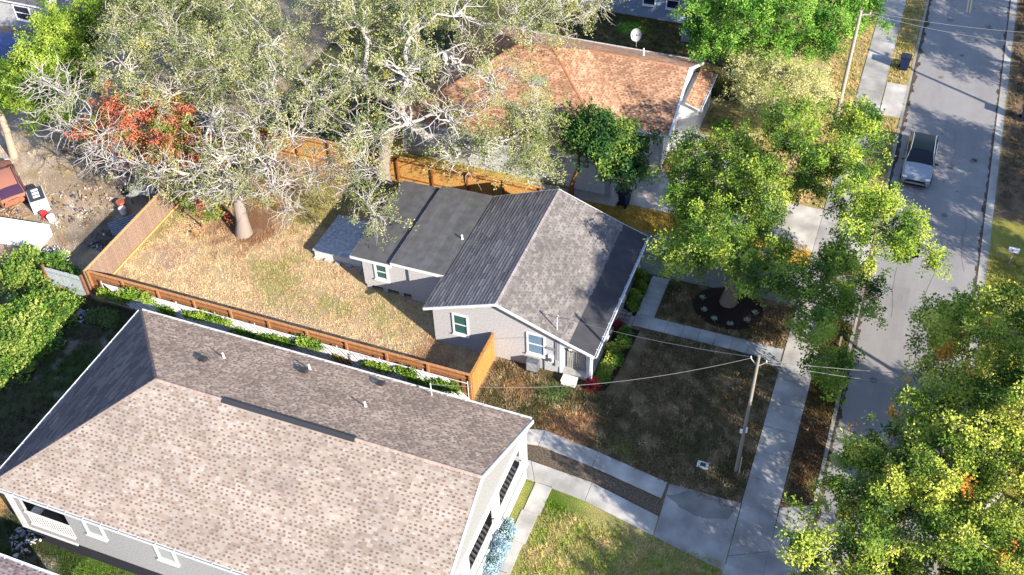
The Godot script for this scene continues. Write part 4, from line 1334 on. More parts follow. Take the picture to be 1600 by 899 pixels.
func trees() -> void:
	var broad := leaf_cluster(26, 0.29, 0.125, 0.34, 1)
	var small := leaf_cluster(22, 0.28, 0.1, 0.28, 2)
	var fine := leaf_cluster(18, 0.3, 0.12, 0.18, 3)
	var glossy := leaf_cluster(20, 0.28, 0.18, 0.26, 4)
	# live oaks: pale bare limbs, thin olive leaves
	var oak := {"trunk": lin(150, 138, 128), "bark": lin(188, 181, 174), "leaf": small, "palette": [fol(72, 84, 48), fol(108, 118, 72), fol(144, 148, 98), fol(172, 168, 122)], "wiggle": 0.24, "arch": 0.12, "sec": 19, "twig": 6, "twig_len": 0.85, "twig_r": 0.024, "per": 3, "fill": 11, "limb": 1.25, "jit": 0.26, "hole": 0.0, "accent": fol(160, 150, 70), "accent_at": 0.5}
	var t := thing("live_oak", "live oak with pale bare twisting limbs over the tan back fence and dirt yard", "tree", Vector3(-34.6, 0, -40.8))
	grow_tree(t, PackedVector3Array([Vector3(-34.55, -0.1, -40.9), Vector3(-34.5, 1.0, -41.0), Vector3(-34.7, 2.2, -41.3), Vector3(-35.0, 3.4, -41.9), Vector3(-35.2, 4.4, -42.6)]), 0.4,
		lobe_set([[-43.4, 8.0, -44.5], [-40.4, 9.0, -46.0], [-36.4, 9.0, -44.8], [-34.4, 9.3, -47.4], [-40.0, 6.8, -43.0, 1.7, 0.4], [-45.8, 7.0, -41.9, 1.6, 0.0], [-45.7, 5.8, -40.4, 1.5, 0.0], [-47.3, 7.4, -41.8, 1.2, 0.0], [-42.2, 6.2, -39.9, 1.4, 0.0], [-43.0, 9.0, -48.4], [-38.3, 9.0, -49.6], [-45.3, 8.4, -47.9, 1.8], [-40.3, 9.0, -50.8], [-38.0, 9.2, -51.9],
			[-36.1, 6.6, -42.3, 1.7, 0.12], [-33.5, 7.0, -43.1, 1.8, 0.12], [-30.7, 7.0, -43.4, 1.7, 0.1], [-31.9, 5.5, -41.3, 1.6, 0.12], [-29.6, 5.0, -42.1, 1.3, 0.05], [-34.1, 4.7, -40.3, 1.4, 0.2], [-36.4, 4.6, -40.1, 1.4, 0.2], [-31.4, 4.5, -40.7, 1.3, 0.1], [-38.3, 4.5, -39.3, 1.4, 0.25], [-39.9, 5.0, -39.5, 1.2, 0.02], [-30.8, 3.2, -40.6, 0.9, 0.0], [-32.4, 8.3, -44.2, 1.9, 0.5], [-37.8, 6.2, -45.0, 1.6, 0.6], [-29.8, 8.2, -44.8, 1.7, 0.4], [-41.8, 4.8, -39.4, 1.1, 0.0], [-35.4, 8.4, -45.6, 1.8, 0.6], [-33.6, 4.4, -39.7, 1.2, 0.3], [-35.4, 4.0, -39.4, 1.1, 0.3], [-33.0, 6.0, -41.6, 1.5, 0.2], [-34.6, 5.6, -41.0, 1.4, 0.25]], 2.2, 0.85), oak)
	oak = oak.duplicate()
	oak.palette = [fol(80, 94, 50), fol(118, 128, 74), fol(150, 152, 98), fol(174, 170, 124)]
	t = thing("live_oak", "broad live oak with thin olive foliage hanging over the orange roof and the back fence", "tree", Vector3(-28.4, 0, -47.7))
	grow_tree(t, PackedVector3Array([Vector3(-28.4, -0.1, -47.6), Vector3(-28.3, 1.4, -47.7), Vector3(-28.1, 3.0, -47.9), Vector3(-27.6, 4.6, -48.2), Vector3(-26.9, 6.0, -48.6)]), 0.45,
		lobe_set([[-30.4, 9.3, -50.7], [-26.8, 9.8, -50.3], [-24.5, 10.0, -52.9, 1.9, 0.6], [-21.2, 9.5, -53.4, 1.8, 0.5], [-19.3, 9.0, -56.0, 1.8, 0.5], [-28.8, 8.3, -46.4, 1.9, 0.5], [-25.6, 9.2, -47.0, 1.8, 0.5], [-23.5, 9.0, -49.4, 1.5, 0.15], [-20.8, 8.5, -48.6, 1.6, 0.3], [-19.3, 6.4, -47.0, 1.7], [-18.6, 7.4, -48.6, 1.6], [-25.2, 4.8, -40.6, 1.1, 0.4], [-25.8, 6.2, -41.9, 1.3, 0.3], [-26.6, 7.0, -43.6, 1.5, 0.3], [-28.0, 6.2, -43.4, 1.4, 0.1], [-26.9, 4.6, -42.4, 1.1, 0.1], [-24.9, 7.2, -45.5, 1.2, 0.1], [-22.4, 7.8, -45.6, 1.3, 0.15], [-21.6, 5.2, -46.8, 1.5, 0.5], [-18.2, 5.0, -46.9, 1.4, 1.0], [-29.8, 9.6, -55.0], [-26.0, 10.0, -57.0], [-33.0, 9.6, -53.5], [-22.6, 10.0, -57.6, 2.0], [-35.0, 9.5, -57.0], [-30.0, 9.5, -60.0], [-18.4, 9.2, -58.5, 1.6, 0.4], [-24.0, 9.6, -60.6], [-20.6, 9.0, -60.4, 1.6], [-33.8, 9.4, -61.0]], 2.1, 0.88), oak)
	t = thing("laurel_oak", "thin olive-leaved oak behind the two live oaks at the top edge", "tree", Vector3(-33.5, 0, -63.5))
	grow_tree(t, PackedVector3Array([Vector3(-33.5, -0.1, -63.5), Vector3(-33.4, 2.0, -63.4), Vector3(-33.2, 4.0, -63.2), Vector3(-33.0, 5.6, -63.0)]), 0.4,
		lobe_set([[-36.5, 8.5, -62.5], [-33.0, 9.5, -62.0], [-29.5, 9.0, -63.5], [-26.5, 8.6, -65.5], [-38.5, 8.0, -65.5], [-33.5, 9.5, -66.5], [-41.5, 8.0, -61.0], [-30.0, 8.6, -67.5], [-44.0, 7.6, -58.5], [-41.0, 8.0, -56.5]], 2.3, 0.9), oak)
	# red-leaved tree under the oak's limbs
	t = thing("red_leaf_tree", "small tree of red and orange leaves among the left oak's bare limbs", "tree", Vector3(-40.9, 0, -42.4))
	grow_tree(t, PackedVector3Array([Vector3(-40.9, -0.1, -42.4), Vector3(-40.7, 1.2, -42.3), Vector3(-40.5, 2.4, -42.4)]), 0.13,
		lobe_set([[-41.6, 5.8, -42.3], [-39.8, 6.0, -43.4], [-42.9, 4.4, -41.8], [-38.3, 5.0, -42.1, 1.2], [-40.3, 4.0, -41.7], [-41.5, 5.2, -44.0], [-37.4, 4.6, -42.6, 1.2], [-39.0, 4.0, -41.0, 1.1], [-43.4, 5.4, -41.4, 1.2], [-38.2, 5.8, -42.4, 1.2]], 1.6, 0.85),
		{"bark": lin(150, 140, 134), "leaf": broad, "palette": [fol(78, 94, 40), fol(160, 84, 62), fol(188, 104, 80), fol(190, 124, 90), fol(112, 122, 50), fol(84, 104, 40)], "sec": 12, "twig": 4, "per": 3, "fill": 16, "hole": -0.1})
	t = thing("vine_shrub", "young red and green leaved shrub hanging over the tan back fence", "shrub", Vector3(-37.3, 0, -40.6))
	grow_tree(t, PackedVector3Array([Vector3(-37.3, -0.1, -40.6), Vector3(-37.3, 0.6, -40.6), Vector3(-37.2, 1.2, -40.5)]), 0.05,
		lobe_set([[-37.4, 2.0, -40.5], [-36.5, 1.4, -40.6], [-38.2, 2.3, -40.9], [-36.3, 2.9, -41.2, 0.5]], 0.62),
		{"bark": lin(120, 90, 70), "leaf": broad, "palette": [fol(84, 120, 34), fol(110, 138, 44), fol(172, 70, 58), fol(176, 84, 70)], "sec": 14, "twig": 3, "per": 2, "fill": 10, "limb": 0.5})
	# bright green tree at the far left
	t = thing("broadleaf_tree", "dense bright yellow-green tree at the far left by the dark-roofed house", "tree", Vector3(-51.2, 0, -46.6))
	var bright := {"bark": lin(120, 106, 92), "leaf": broad, "palette": [fol(50, 82, 28), fol(92, 120, 40), fol(130, 152, 56), fol(156, 172, 72)], "sec": 16, "twig": 4, "per": 4, "fill": 44, "hole": -0.2}
	grow_tree(t, PackedVector3Array([Vector3(-51.2, -0.1, -46.6), Vector3(-51.1, 1.6, -46.6), Vector3(-51.0, 3.0, -46.7)]), 0.22,
		lobe_set([[-51.3, 6.0, -45.6], [-51.7, 6.2, -48.3], [-50.6, 5.0, -43.9], [-49.6, 4.0, -44.1], [-49.8, 5.0, -46.5], [-51.3, 6.0, -51.0], [-53.2, 4.2, -44.4], [-51.0, 4.6, -49.2]], 1.65), bright)
	t = thing("broadleaf_tree", "dark green tree behind the bright yellow-green tree at the far left", "tree", Vector3(-47.0, 0, -54.0))
	grow_tree(t, PackedVector3Array([Vector3(-47.0, -0.1, -54.0), Vector3(-47.1, 2.0, -54.0), Vector3(-47.0, 3.6, -54.1)]), 0.25,
		lobe_set([[-48.6, 7.0, -53.5], [-46.6, 7.4, -52.4], [-45.0, 6.4, -53.6], [-47.6, 7.6, -56.0], [-44.6, 7.0, -56.6], [-50.0, 6.6, -57.0]], 1.9),
		{"bark": lin(120, 106, 92), "leaf": broad, "palette": [fol(40, 72, 24), fol(62, 100, 30), fol(92, 128, 40)], "sec": 14, "twig": 4, "per": 4, "fill": 40, "hole": -0.2})
	# trees and shrub beyond the orange-roofed house
	t = thing("broadleaf_tree", "bright green leafy tree beyond the orange-roofed house near the sidewalk pole", "tree", Vector3(-7.4, 0, -66.0))
	grow_tree(t, PackedVector3Array([Vector3(-7.4, -0.1, -66.0), Vector3(-7.3, 1.6, -66.0), Vector3(-7.4, 3.0, -65.8)]), 0.26,
		lobe_set([[-12.3, 5.8, -64.9], [-9.5, 6.5, -64.2], [-6.8, 6.5, -65.0], [-4.3, 6.0, -67.2], [-3.0, 5.5, -69.5], [-11.4, 4.6, -63.4, 1.4], [-8.0, 5.0, -64.0, 1.6], [-5.2, 5.0, -65.8, 1.6], [-7.0, 7.4, -68.0], [-11.0, 6.6, -67.5], [-5.0, 6.6, -71.0]], 1.95),
		{"bark": lin(130, 116, 100), "leaf": broad, "palette": [fol(50, 92, 34), fol(82, 126, 46), fol(112, 152, 58), fol(140, 172, 76)], "sec": 14, "twig": 4, "per": 4, "fill": 38, "hole": -0.16})
	t = thing("feathery_shrub", "tall feathery pale olive shrub beside the sidewalk pole", "shrub", Vector3(-6.8, 0, -61.3))
	grow_tree(t, PackedVector3Array([Vector3(-6.8, -0.1, -61.3), Vector3(-6.8, 0.8, -61.3), Vector3(-6.8, 1.6, -61.2)]), 0.12,
		lobe_set([[-8.6, 3.9, -61.8], [-6.4, 4.3, -61.8], [-4.8, 3.3, -62.4], [-7.7, 2.4, -60.4], [-5.6, 2.4, -60.7], [-6.8, 3.2, -60.9]], 1.35),
		{"bark": lin(170, 160, 140), "leaf": fine, "palette": [fol(126, 132, 72), fol(162, 164, 96), fol(190, 186, 126), fol(206, 200, 150)], "sec": 18, "twig": 6, "twig_len": 0.8, "per": 4, "fill": 34, "hole": -0.15})
	t = thing("dark_green_tree", "small rounded dark green tree leaning over the driveway behind the white house's roof", "tree", Vector3(-16.9, 0, -50.3))
	grow_tree(t, PackedVector3Array([Vector3(-16.9, -0.1, -50.3), Vector3(-16.8, 1.2, -50.4), Vector3(-16.5, 2.4, -50.7)]), 0.17,
		lobe_set([[-16.6, 4.5, -51.0], [-14.6, 4.2, -50.9], [-13.7, 3.2, -50.4, 1.1], [-15.7, 5.0, -51.4], [-13.7, 3.7, -51.6, 1.2]], 1.35),
		{"bark": lin(130, 96, 70), "leaf": glossy, "palette": [fol(36, 64, 36), fol(54, 86, 44), fol(82, 110, 52), fol(130, 148, 64)], "sec": 16, "twig": 4, "per": 4, "fill": 50, "hole": -0.25})
	# front-yard oak
	var yard := {"bark": lin(172, 164, 154), "leaf": broad, "trunk": lin(128, 116, 106), "palette": [fol(50, 80, 34), fol(86, 114, 44), fol(128, 150, 56), fol(164, 176, 72)], "wiggle": 0.13, "sec": 11, "twig": 5, "twig_len": 0.75, "per": 5, "fill": 14, "hole": 0.0, "jit": 0.24, "twig_r": 0.016}
	t = thing("front_yard_oak", "wide oak in the round mulch bed in front of the white house", "tree", Vector3(-5.7, 0, -44.7))
	grow_tree(t, PackedVector3Array([Vector3(-5.7, -0.1, -44.7), Vector3(-5.6, 1.2, -44.8), Vector3(-5.4, 2.4, -45.0), Vector3(-5.0, 3.6, -45.4)]), 0.36,
		lobe_set([[-9.1, 4.6, -49.8], [-7.9, 4.0, -47.4], [-7.1, 5.5, -50.3], [-7.3, 3.6, -45.0, 1.0], [-4.8, 6.5, -47.2, 1.5], [-3.4, 7.0, -50.1], [-1.5, 7.0, -50.0, 1.5], [0.0, 7.0, -47.4, 1.5], [1.3, 6.0, -46.6], [3.1, 5.0, -46.6, 1.2], [-1.3, 6.0, -54.2, 1.2], [-3.6, 4.4, -42.6, 1.1], [-1.4, 4.4, -42.9, 1.2], [0.3, 4.6, -44.8, 1.3], [1.0, 4.0, -43.0, 1.1], [-0.8, 3.7, -40.4, 1.1], [0.2, 3.3, -38.7, 0.9], [-0.9, 5.5, -56.0, 1.0], [-4.8, 6.8, -52.6], [-6.0, 5.6, -48.6], [-8.6, 4.2, -48.6, 1.3], [-6.6, 4.6, -46.6, 1.3], [-9.4, 5.2, -51.2, 1.3], [-3.9, 4.5, -44.1, 1.3], [-5.7, 5.2, -45.6, 1.4], [-8.7, 4.4, -46.7, 1.2], [-8.2, 4.7, -42.9, 1.1], [-6.7, 5.5, -42.4, 1.2]], 1.65, 0.95), yard)
	# trees over the street at the lower right
	var street := yard.duplicate()
	street.palette = [fol(60, 88, 36), fol(108, 130, 50), fol(154, 166, 66), fol(184, 184, 84)]
	street.accent = fol(188, 130, 56); street.accent_at = 0.5
	street.fill = 15
	t = thing("street_oak", "big yellow-green oak with a few orange leaves over the street at the lower right", "tree", Vector3(9.0, 0, -32.6))
	grow_tree(t, PackedVector3Array([Vector3(9.0, -0.1, -32.6), Vector3(8.9, 1.5, -32.5), Vector3(8.6, 3.0, -32.5), Vector3(8.1, 4.4, -32.6)]), 0.38,
		lobe_set([[5.4, 7.0, -38.6], [7.0, 7.0, -40.4], [4.6, 7.0, -34.0], [6.5, 8.2, -35.3], [3.4, 6.0, -32.5], [2.2, 5.5, -30.4, 1.5], [5.3, 7.5, -30.3], [7.3, 8.2, -31.3], [2.2, 5.3, -26.8, 1.5], [4.2, 6.5, -27.2], [6.4, 7.0, -27.6], [8.1, 7.5, -27.9], [5.0, 5.0, -41.4, 1.1], [8.8, 8.4, -34.6], [9.4, 8.0, -38.2], [10.2, 7.8, -30.4], [3.6, 6.6, -29.0, 1.5], [6.0, 7.4, -33.0], [8.0, 7.2, -25.4, 1.3], [6.6, 4.3, -26.6, 1.3], [6.8, 4.6, -29.6, 1.5], [7.0, 4.4, -32.8, 1.5], [6.4, 4.6, -35.8, 1.4], [4.6, 4.4, -28.0, 1.2], [4.4, 4.4, -31.0, 1.2], [7.2, 10.4, -36.8, 1.6], [9.2, 10.6, -38.8, 1.7], [9.6, 10.8, -34.0, 1.7], [11.0, 9.6, -36.4, 1.6], [7.4, 9.8, -33.4, 1.5], [9.0, 13.0, -33.4, 1.4], [8.4, 12.8, -30.4, 1.3], [10.4, 12.6, -36.0, 1.5], [9.8, 13.4, -31.8, 1.3]], 1.7, 0.97), street)
	t = thing("street_oak", "second yellow-green oak over the street at the very bottom right corner", "tree", Vector3(8.8, 0, -21.6))
	grow_tree(t, PackedVector3Array([Vector3(8.8, -0.1, -21.6), Vector3(8.7, 1.5, -21.7), Vector3(8.4, 3.0, -21.9)]), 0.32,
		lobe_set([[4.8, 4.6, -24.4], [6.5, 6.0, -23.5], [8.5, 5.8, -22.3], [6.8, 4.3, -22.0], [9.5, 5.0, -23.8], [5.4, 4.6, -21.6], [8.0, 5.8, -20.6], [4.4, 4.6, -21.0]], 1.6, 1.0), street)
	# oaks standing just outside the picture, whose shade falls into it
	var shade := yard.duplicate()
	shade.fill = 10; shade.twig = 4; shade.sec = 9
	var spots := [[15.0, -33.6, 0.8, "oak across the street behind the yellow-green street oak"], [18.5, -57.5, 0.85, "thin oak beside the opposite driveway, nearer the tall oak"], [15.5, -71.5, 0.92, "tall oak across the street beyond the opposite driveway"], [16.5, -79.5, 1.1, "farthest oak across the street, beside the tall one"], [18.0, -51.5, 0.9, "thin oak on the far side of the opposite driveway"]]
	for s in spots:
		var o := Vector3(s[0], 0, s[1])
		var k: float = s[2]
		t = thing("shade_oak", s[3], "tree", o)
		var lb := []
		for q in [[-2.5, 6.0, 1.5], [-1.0, 7.5, -1.0], [1.5, 8.0, 1.2], [2.6, 7.0, -2.0], [0.2, 6.4, 3.2], [-3.2, 7.0, -2.6], [0.4, 9.0, 0.3], [-1.4, 5.6, -4.0], [2.8, 6.0, 4.0]]:
			lb.append([o.x + q[0] * k, q[1] * k, o.z + q[2] * k, 1.8 * k, 0.9 if s[1] < -50 and s[1] > -60 else 1.0])
		grow_tree(t, PackedVector3Array([o + Vector3(0, -0.1, 0), o + Vector3(0.1, 2.0, 0.1), o + Vector3(0, 4.0 * k, 0.1)]), 0.36, lb, shade)

# ---------------------------------------------------------------- shrubs and beds
func bush(called: String, label: String, cat: String, c: Vector3, r: Vector3, leaf: Mesh, pal: Array, count: int, group := "", rough := 0.35, sc := 1.0) -> Node3D:
	var t := thing(called, label, cat, c, group)
	var xf := []; var cols := []
	var stems := MB.new()
	for k in 7:
		var a := TAU * k / 7.0
		var tip := c + Vector3(cos(a) * r.x * 0.5, r.y * 0.8, sin(a) * r.z * 0.5)
		stems.tube(wander(c - Vector3(0, 0.03, 0), tip, 3, 0.08, 0.0), taper(4, 0.02, 0.008), 4, lin(96, 78, 56), false)
	part("stem", stems, M.bark, t)
	for k in count:
		var d := Vector3(rng.randf_range(-1, 1), rng.randf_range(0.02, 1), rng.randf_range(-1, 1))
		if d.length() > 1.0:
			d = d.normalized()
		var bump := 1.0 + rough * nz2.get_noise_3d((c.x + d.x * r.x) * 1.4, d.y * r.y * 1.4, (c.z + d.z * r.z) * 1.4)
		var p := c + d.normalized() * r * bump * pow(rng.randf(), 0.3)
		p.y = maxf(p.y, c.y + 0.05)
		var f := clampf(0.5 + nz2.get_noise_3d(p.x, p.y, p.z) + rng.randf_range(-0.3, 0.3), 0, 0.999) * (pal.size() - 1)
		xf.append(Transform3D(Basis(Vector3(rng.randf_range(-1, 1), 0.4, rng.randf_range(-1, 1)).normalized(), rng.randf() * 1.2).scaled(Vector3.ONE * sc * rng.randf_range(0.6, 1.25)), p))
		cols.append(pal[int(f)].lerp(pal[int(f) + 1], f - int(f)) * rng.randf_range(0.8, 1.2))
	var o := scatter("foliage", leaf, M.leaf, xf, cols, t)
	o.set_meta("kind", "stuff")
	return t

func shrubs() -> void:
	var leafy := leaf_cluster(18, 0.18, 0.10, 0.3, 21)
	var vine := leaf_cluster(20, 0.26, 0.12, 0.36, 22)
	var petal := leaf_cluster(16, 0.14, 0.08, 0.42, 23)
	# vine-covered mounds at the left edge
	var green := [fol(54, 84, 36), fol(84, 112, 46), fol(116, 138, 58), fol(150, 160, 84)]
	bush("vine_mound", "bright green vine-covered mound beside the grey house's back yard", "shrub", Vector3(-41.4, -0.1, -29.8), Vector3(1.9, 1.25, 2.5), vine, green, 2300, "", 0.9)
	bush("vine_mound", "bright green vine tangle between the dirt yard and the leafy mound at the left edge", "shrub", Vector3(-44.2, -0.1, -33.6), Vector3(2.2, 1.0, 1.3), vine, green, 1300, "", 0.9)
	bush("vine_mound", "lowest bright green vine tangle at the left edge of the back yard", "shrub", Vector3(-42.4, -0.2, -26.9), Vector3(2.6, 1.1, 2.0), vine, green, 1900, "", 0.9)
	bush("dry_weeds", "patch of dry yellow-green weeds below the weathered grey fence", "weeds", Vector3(-42.2, -0.1, -32.2), Vector3(1.3, 0.4, 0.7), vine, [fol(120, 120, 56), fol(150, 134, 80)], 420)
	bush("weed_clump", "dusty green weed clump in the shade at the fence corner", "weeds", Vector3(-38.2, -0.1, -31.9), Vector3(1.1, 0.5, 0.6), leafy, [fol(70, 92, 50), fol(92, 110, 62)], 380)
	# vines on the slatted fence
	var places := [[-38.1, 0.9, 1.15], [-37.3, 0.5, 0.9], [-36.4, 0.9, 1.1], [-34.6, 0.5, 1.0], [-32.9, 0.6, 0.95], [-31.3, 1.2, 0.7], [-29.0, 1.3, 0.85], [-27.2, 1.0, 0.9], [-25.6, 0.8, 1.1], [-23.6, 0.5, 0.8], [-21.7, 0.7, 1.0], [-19.9, 0.5, 1.1], [-18.9, 0.8, 0.9], [-17.6, 0.6, 1.2]]
	var where := ["at its far left end", "second from its left end", "left of the grey house's hip corner", "behind the grey house's hip corner", "just right of the hip corner", "low and wide, above the first roof vent", "widest clump, left of the middle", "beside the widest clump", "above the second roof vent", "thin and brownish, right of the middle", "above the third roof vent", "behind the pipe mast, left", "behind the pipe mast, right", "top right, under the orange gate fence"]
	for k in places.size():
		var p: Array = places[k]
		bush("fence_vine", "green vine clump on the white slatted fence, " + where[k], "vine", Vector3(p[0], 0.55 + 0.28 * (k % 3), -33.02), Vector3(p[1] * 1.05, p[2] * 0.42, 0.13), leafy, [fol(62, 92, 28), fol(96, 122, 40), fol(128, 146, 60)] if k != 9 else [fol(128, 96, 58), fol(104, 112, 48)], int(110 * p[1] * p[2] + 30), "vines on the white slatted fence", 1.1)
	# hydrangea-blue hedge by the grey house's porch
	bush("blue_flowering_hedge", "dense pale blue-grey flowering hedge between the grey house's porch and its path", "hedge", Vector3(-11.85, 0.0, -25.5), Vector3(0.42, 0.75, 1.55), petal, [fol(88, 112, 128), fol(132, 158, 176), fol(164, 186, 200), fol(70, 92, 86)], 1100, "", 0.3, 0.9)
	# beds along the white house's porch
	var bed := holder("planting_bed", "dark mulch beds along the white house's porch and round the oak")
	part("mulch", slab([Vector2(-10.98, -45.4), Vector2(-10.26, -45.4), Vector2(-10.26, -42.0), Vector2(-10.98, -42.14)], 0.03, 0.1, lin(64, 50, 42)), M.mulch, bed)
	part("mulch", slab([Vector2(-10.98, -40.98), Vector2(-9.7, -40.98), Vector2(-9.9, -37.6), Vector2(-10.2, -36.2), Vector2(-11.0, -36.1)], 0.03, 0.1, lin(64, 50, 42)), M.mulch, bed)
	var ring := []
	for k in 30:
		var a := TAU * k / 30.0
		ring.append(Vector2(-5.6 + cos(a) * 1.95, -44.25 + sin(a) * 1.6))
	part("mulch", slab(ring, 0.04, 0.12, lin(58, 42, 36)), M.mulch, bed)
	var shr := [[-10.7, -44.8], [-10.6, -44.0], [-10.65, -43.3], [-10.6, -42.6], [-10.4, -40.4], [-10.2, -39.6], [-10.7, -39.0], [-10.3, -38.3], [-10.6, -37.6], [-10.5, -36.9]]
	var lab := ["by the driveway end of the porch", "second from the driveway", "third from the driveway", "just above the steps", "first below the steps", "second below the steps", "tight against the porch, below the steps", "rounded, halfway to the house corner", "wide one near the house corner", "lowest, at the house corner"]
	for k in shr.size():
		bush("foundation_shrub", "yellow-green foundation shrub in the porch bed, " + lab[k], "shrub", Vector3(shr[k][0], 0.02, shr[k][1]), Vector3(0.34, 0.55, 0.34) * rng.randf_range(0.8, 1.25), leafy, [fol(52, 84, 34), fol(92, 120, 44), fol(138, 150, 64)], 90, "foundation shrubs along the porch", 0.4)
	bush("red_leaf_shrub", "low dark red leaved shrub at the white house's porch corner", "shrub", Vector3(-10.9, 0.02, -36.3), Vector3(0.36, 0.4, 0.3), leafy, [fol(120, 40, 44), fol(150, 60, 60)], 80)
	bush("red_leaf_shrub", "low dark red leaved shrub beside the brick steps", "shrub", Vector3(-10.85, 0.02, -40.75), Vector3(0.3, 0.4, 0.25), leafy, [fol(96, 36, 44), fol(120, 50, 56)], 70)
	# spiky rosettes round the oak
	var ros := [[-6.8, -43.6], [-6.1, -43.1], [-5.2, -43.0], [-4.4, -43.6], [-7.1, -44.5], [-4.1, -44.3]]
	var rl := ["left of the trunk, nearest the walk", "second from the left", "palest, nearest the front walk", "right of the trunk", "farthest left", "farthest right"]
	for k in ros.size():
		var t := thing("rosette_plant", "spiky grey-green rosette in the oak's mulch bed, " + rl[k], "plant", Vector3(ros[k][0], 0.03, ros[k][1]), "rosettes in the mulch bed")
		for j in 11:
			var a := TAU * j / 11.0 + rng.randf() * 0.3
			var out := Vector3(cos(a), rng.randf_range(0.5, 1.1), sin(a)).normalized()
			var side := out.cross(Vector3.UP).normalized() * 0.03
			var m := MB.new()
			var mid := out * 0.16; var tip := out * 0.3 - Vector3(0, 0.05, 0)
			m.tri(Vector3.ZERO, mid + side, tip, tint(lin(140, 156, 136), 0.15)); m.tri(Vector3.ZERO, tip, mid - side, tint(lin(140, 156, 136), 0.15))
			part("leaf", m, M.leaf, t, true)
	bush("garden_shrub", "small green shrub beside the sidewalk pole's feathery shrub on the dry lawn", "shrub", Vector3(-9.7, 0.0, -60.6), Vector3(0.6, 0.6, 0.5), leafy, [fol(70, 110, 34), fol(110, 150, 44)], 160)
	bush("garden_shrub", "low dry reddish shrub behind the white house's ridge", "shrub", Vector3(-15.6, 0.0, -49.4), Vector3(0.5, 0.4, 0.4), leafy, [fol(150, 90, 60), fol(160, 110, 66)], 120)

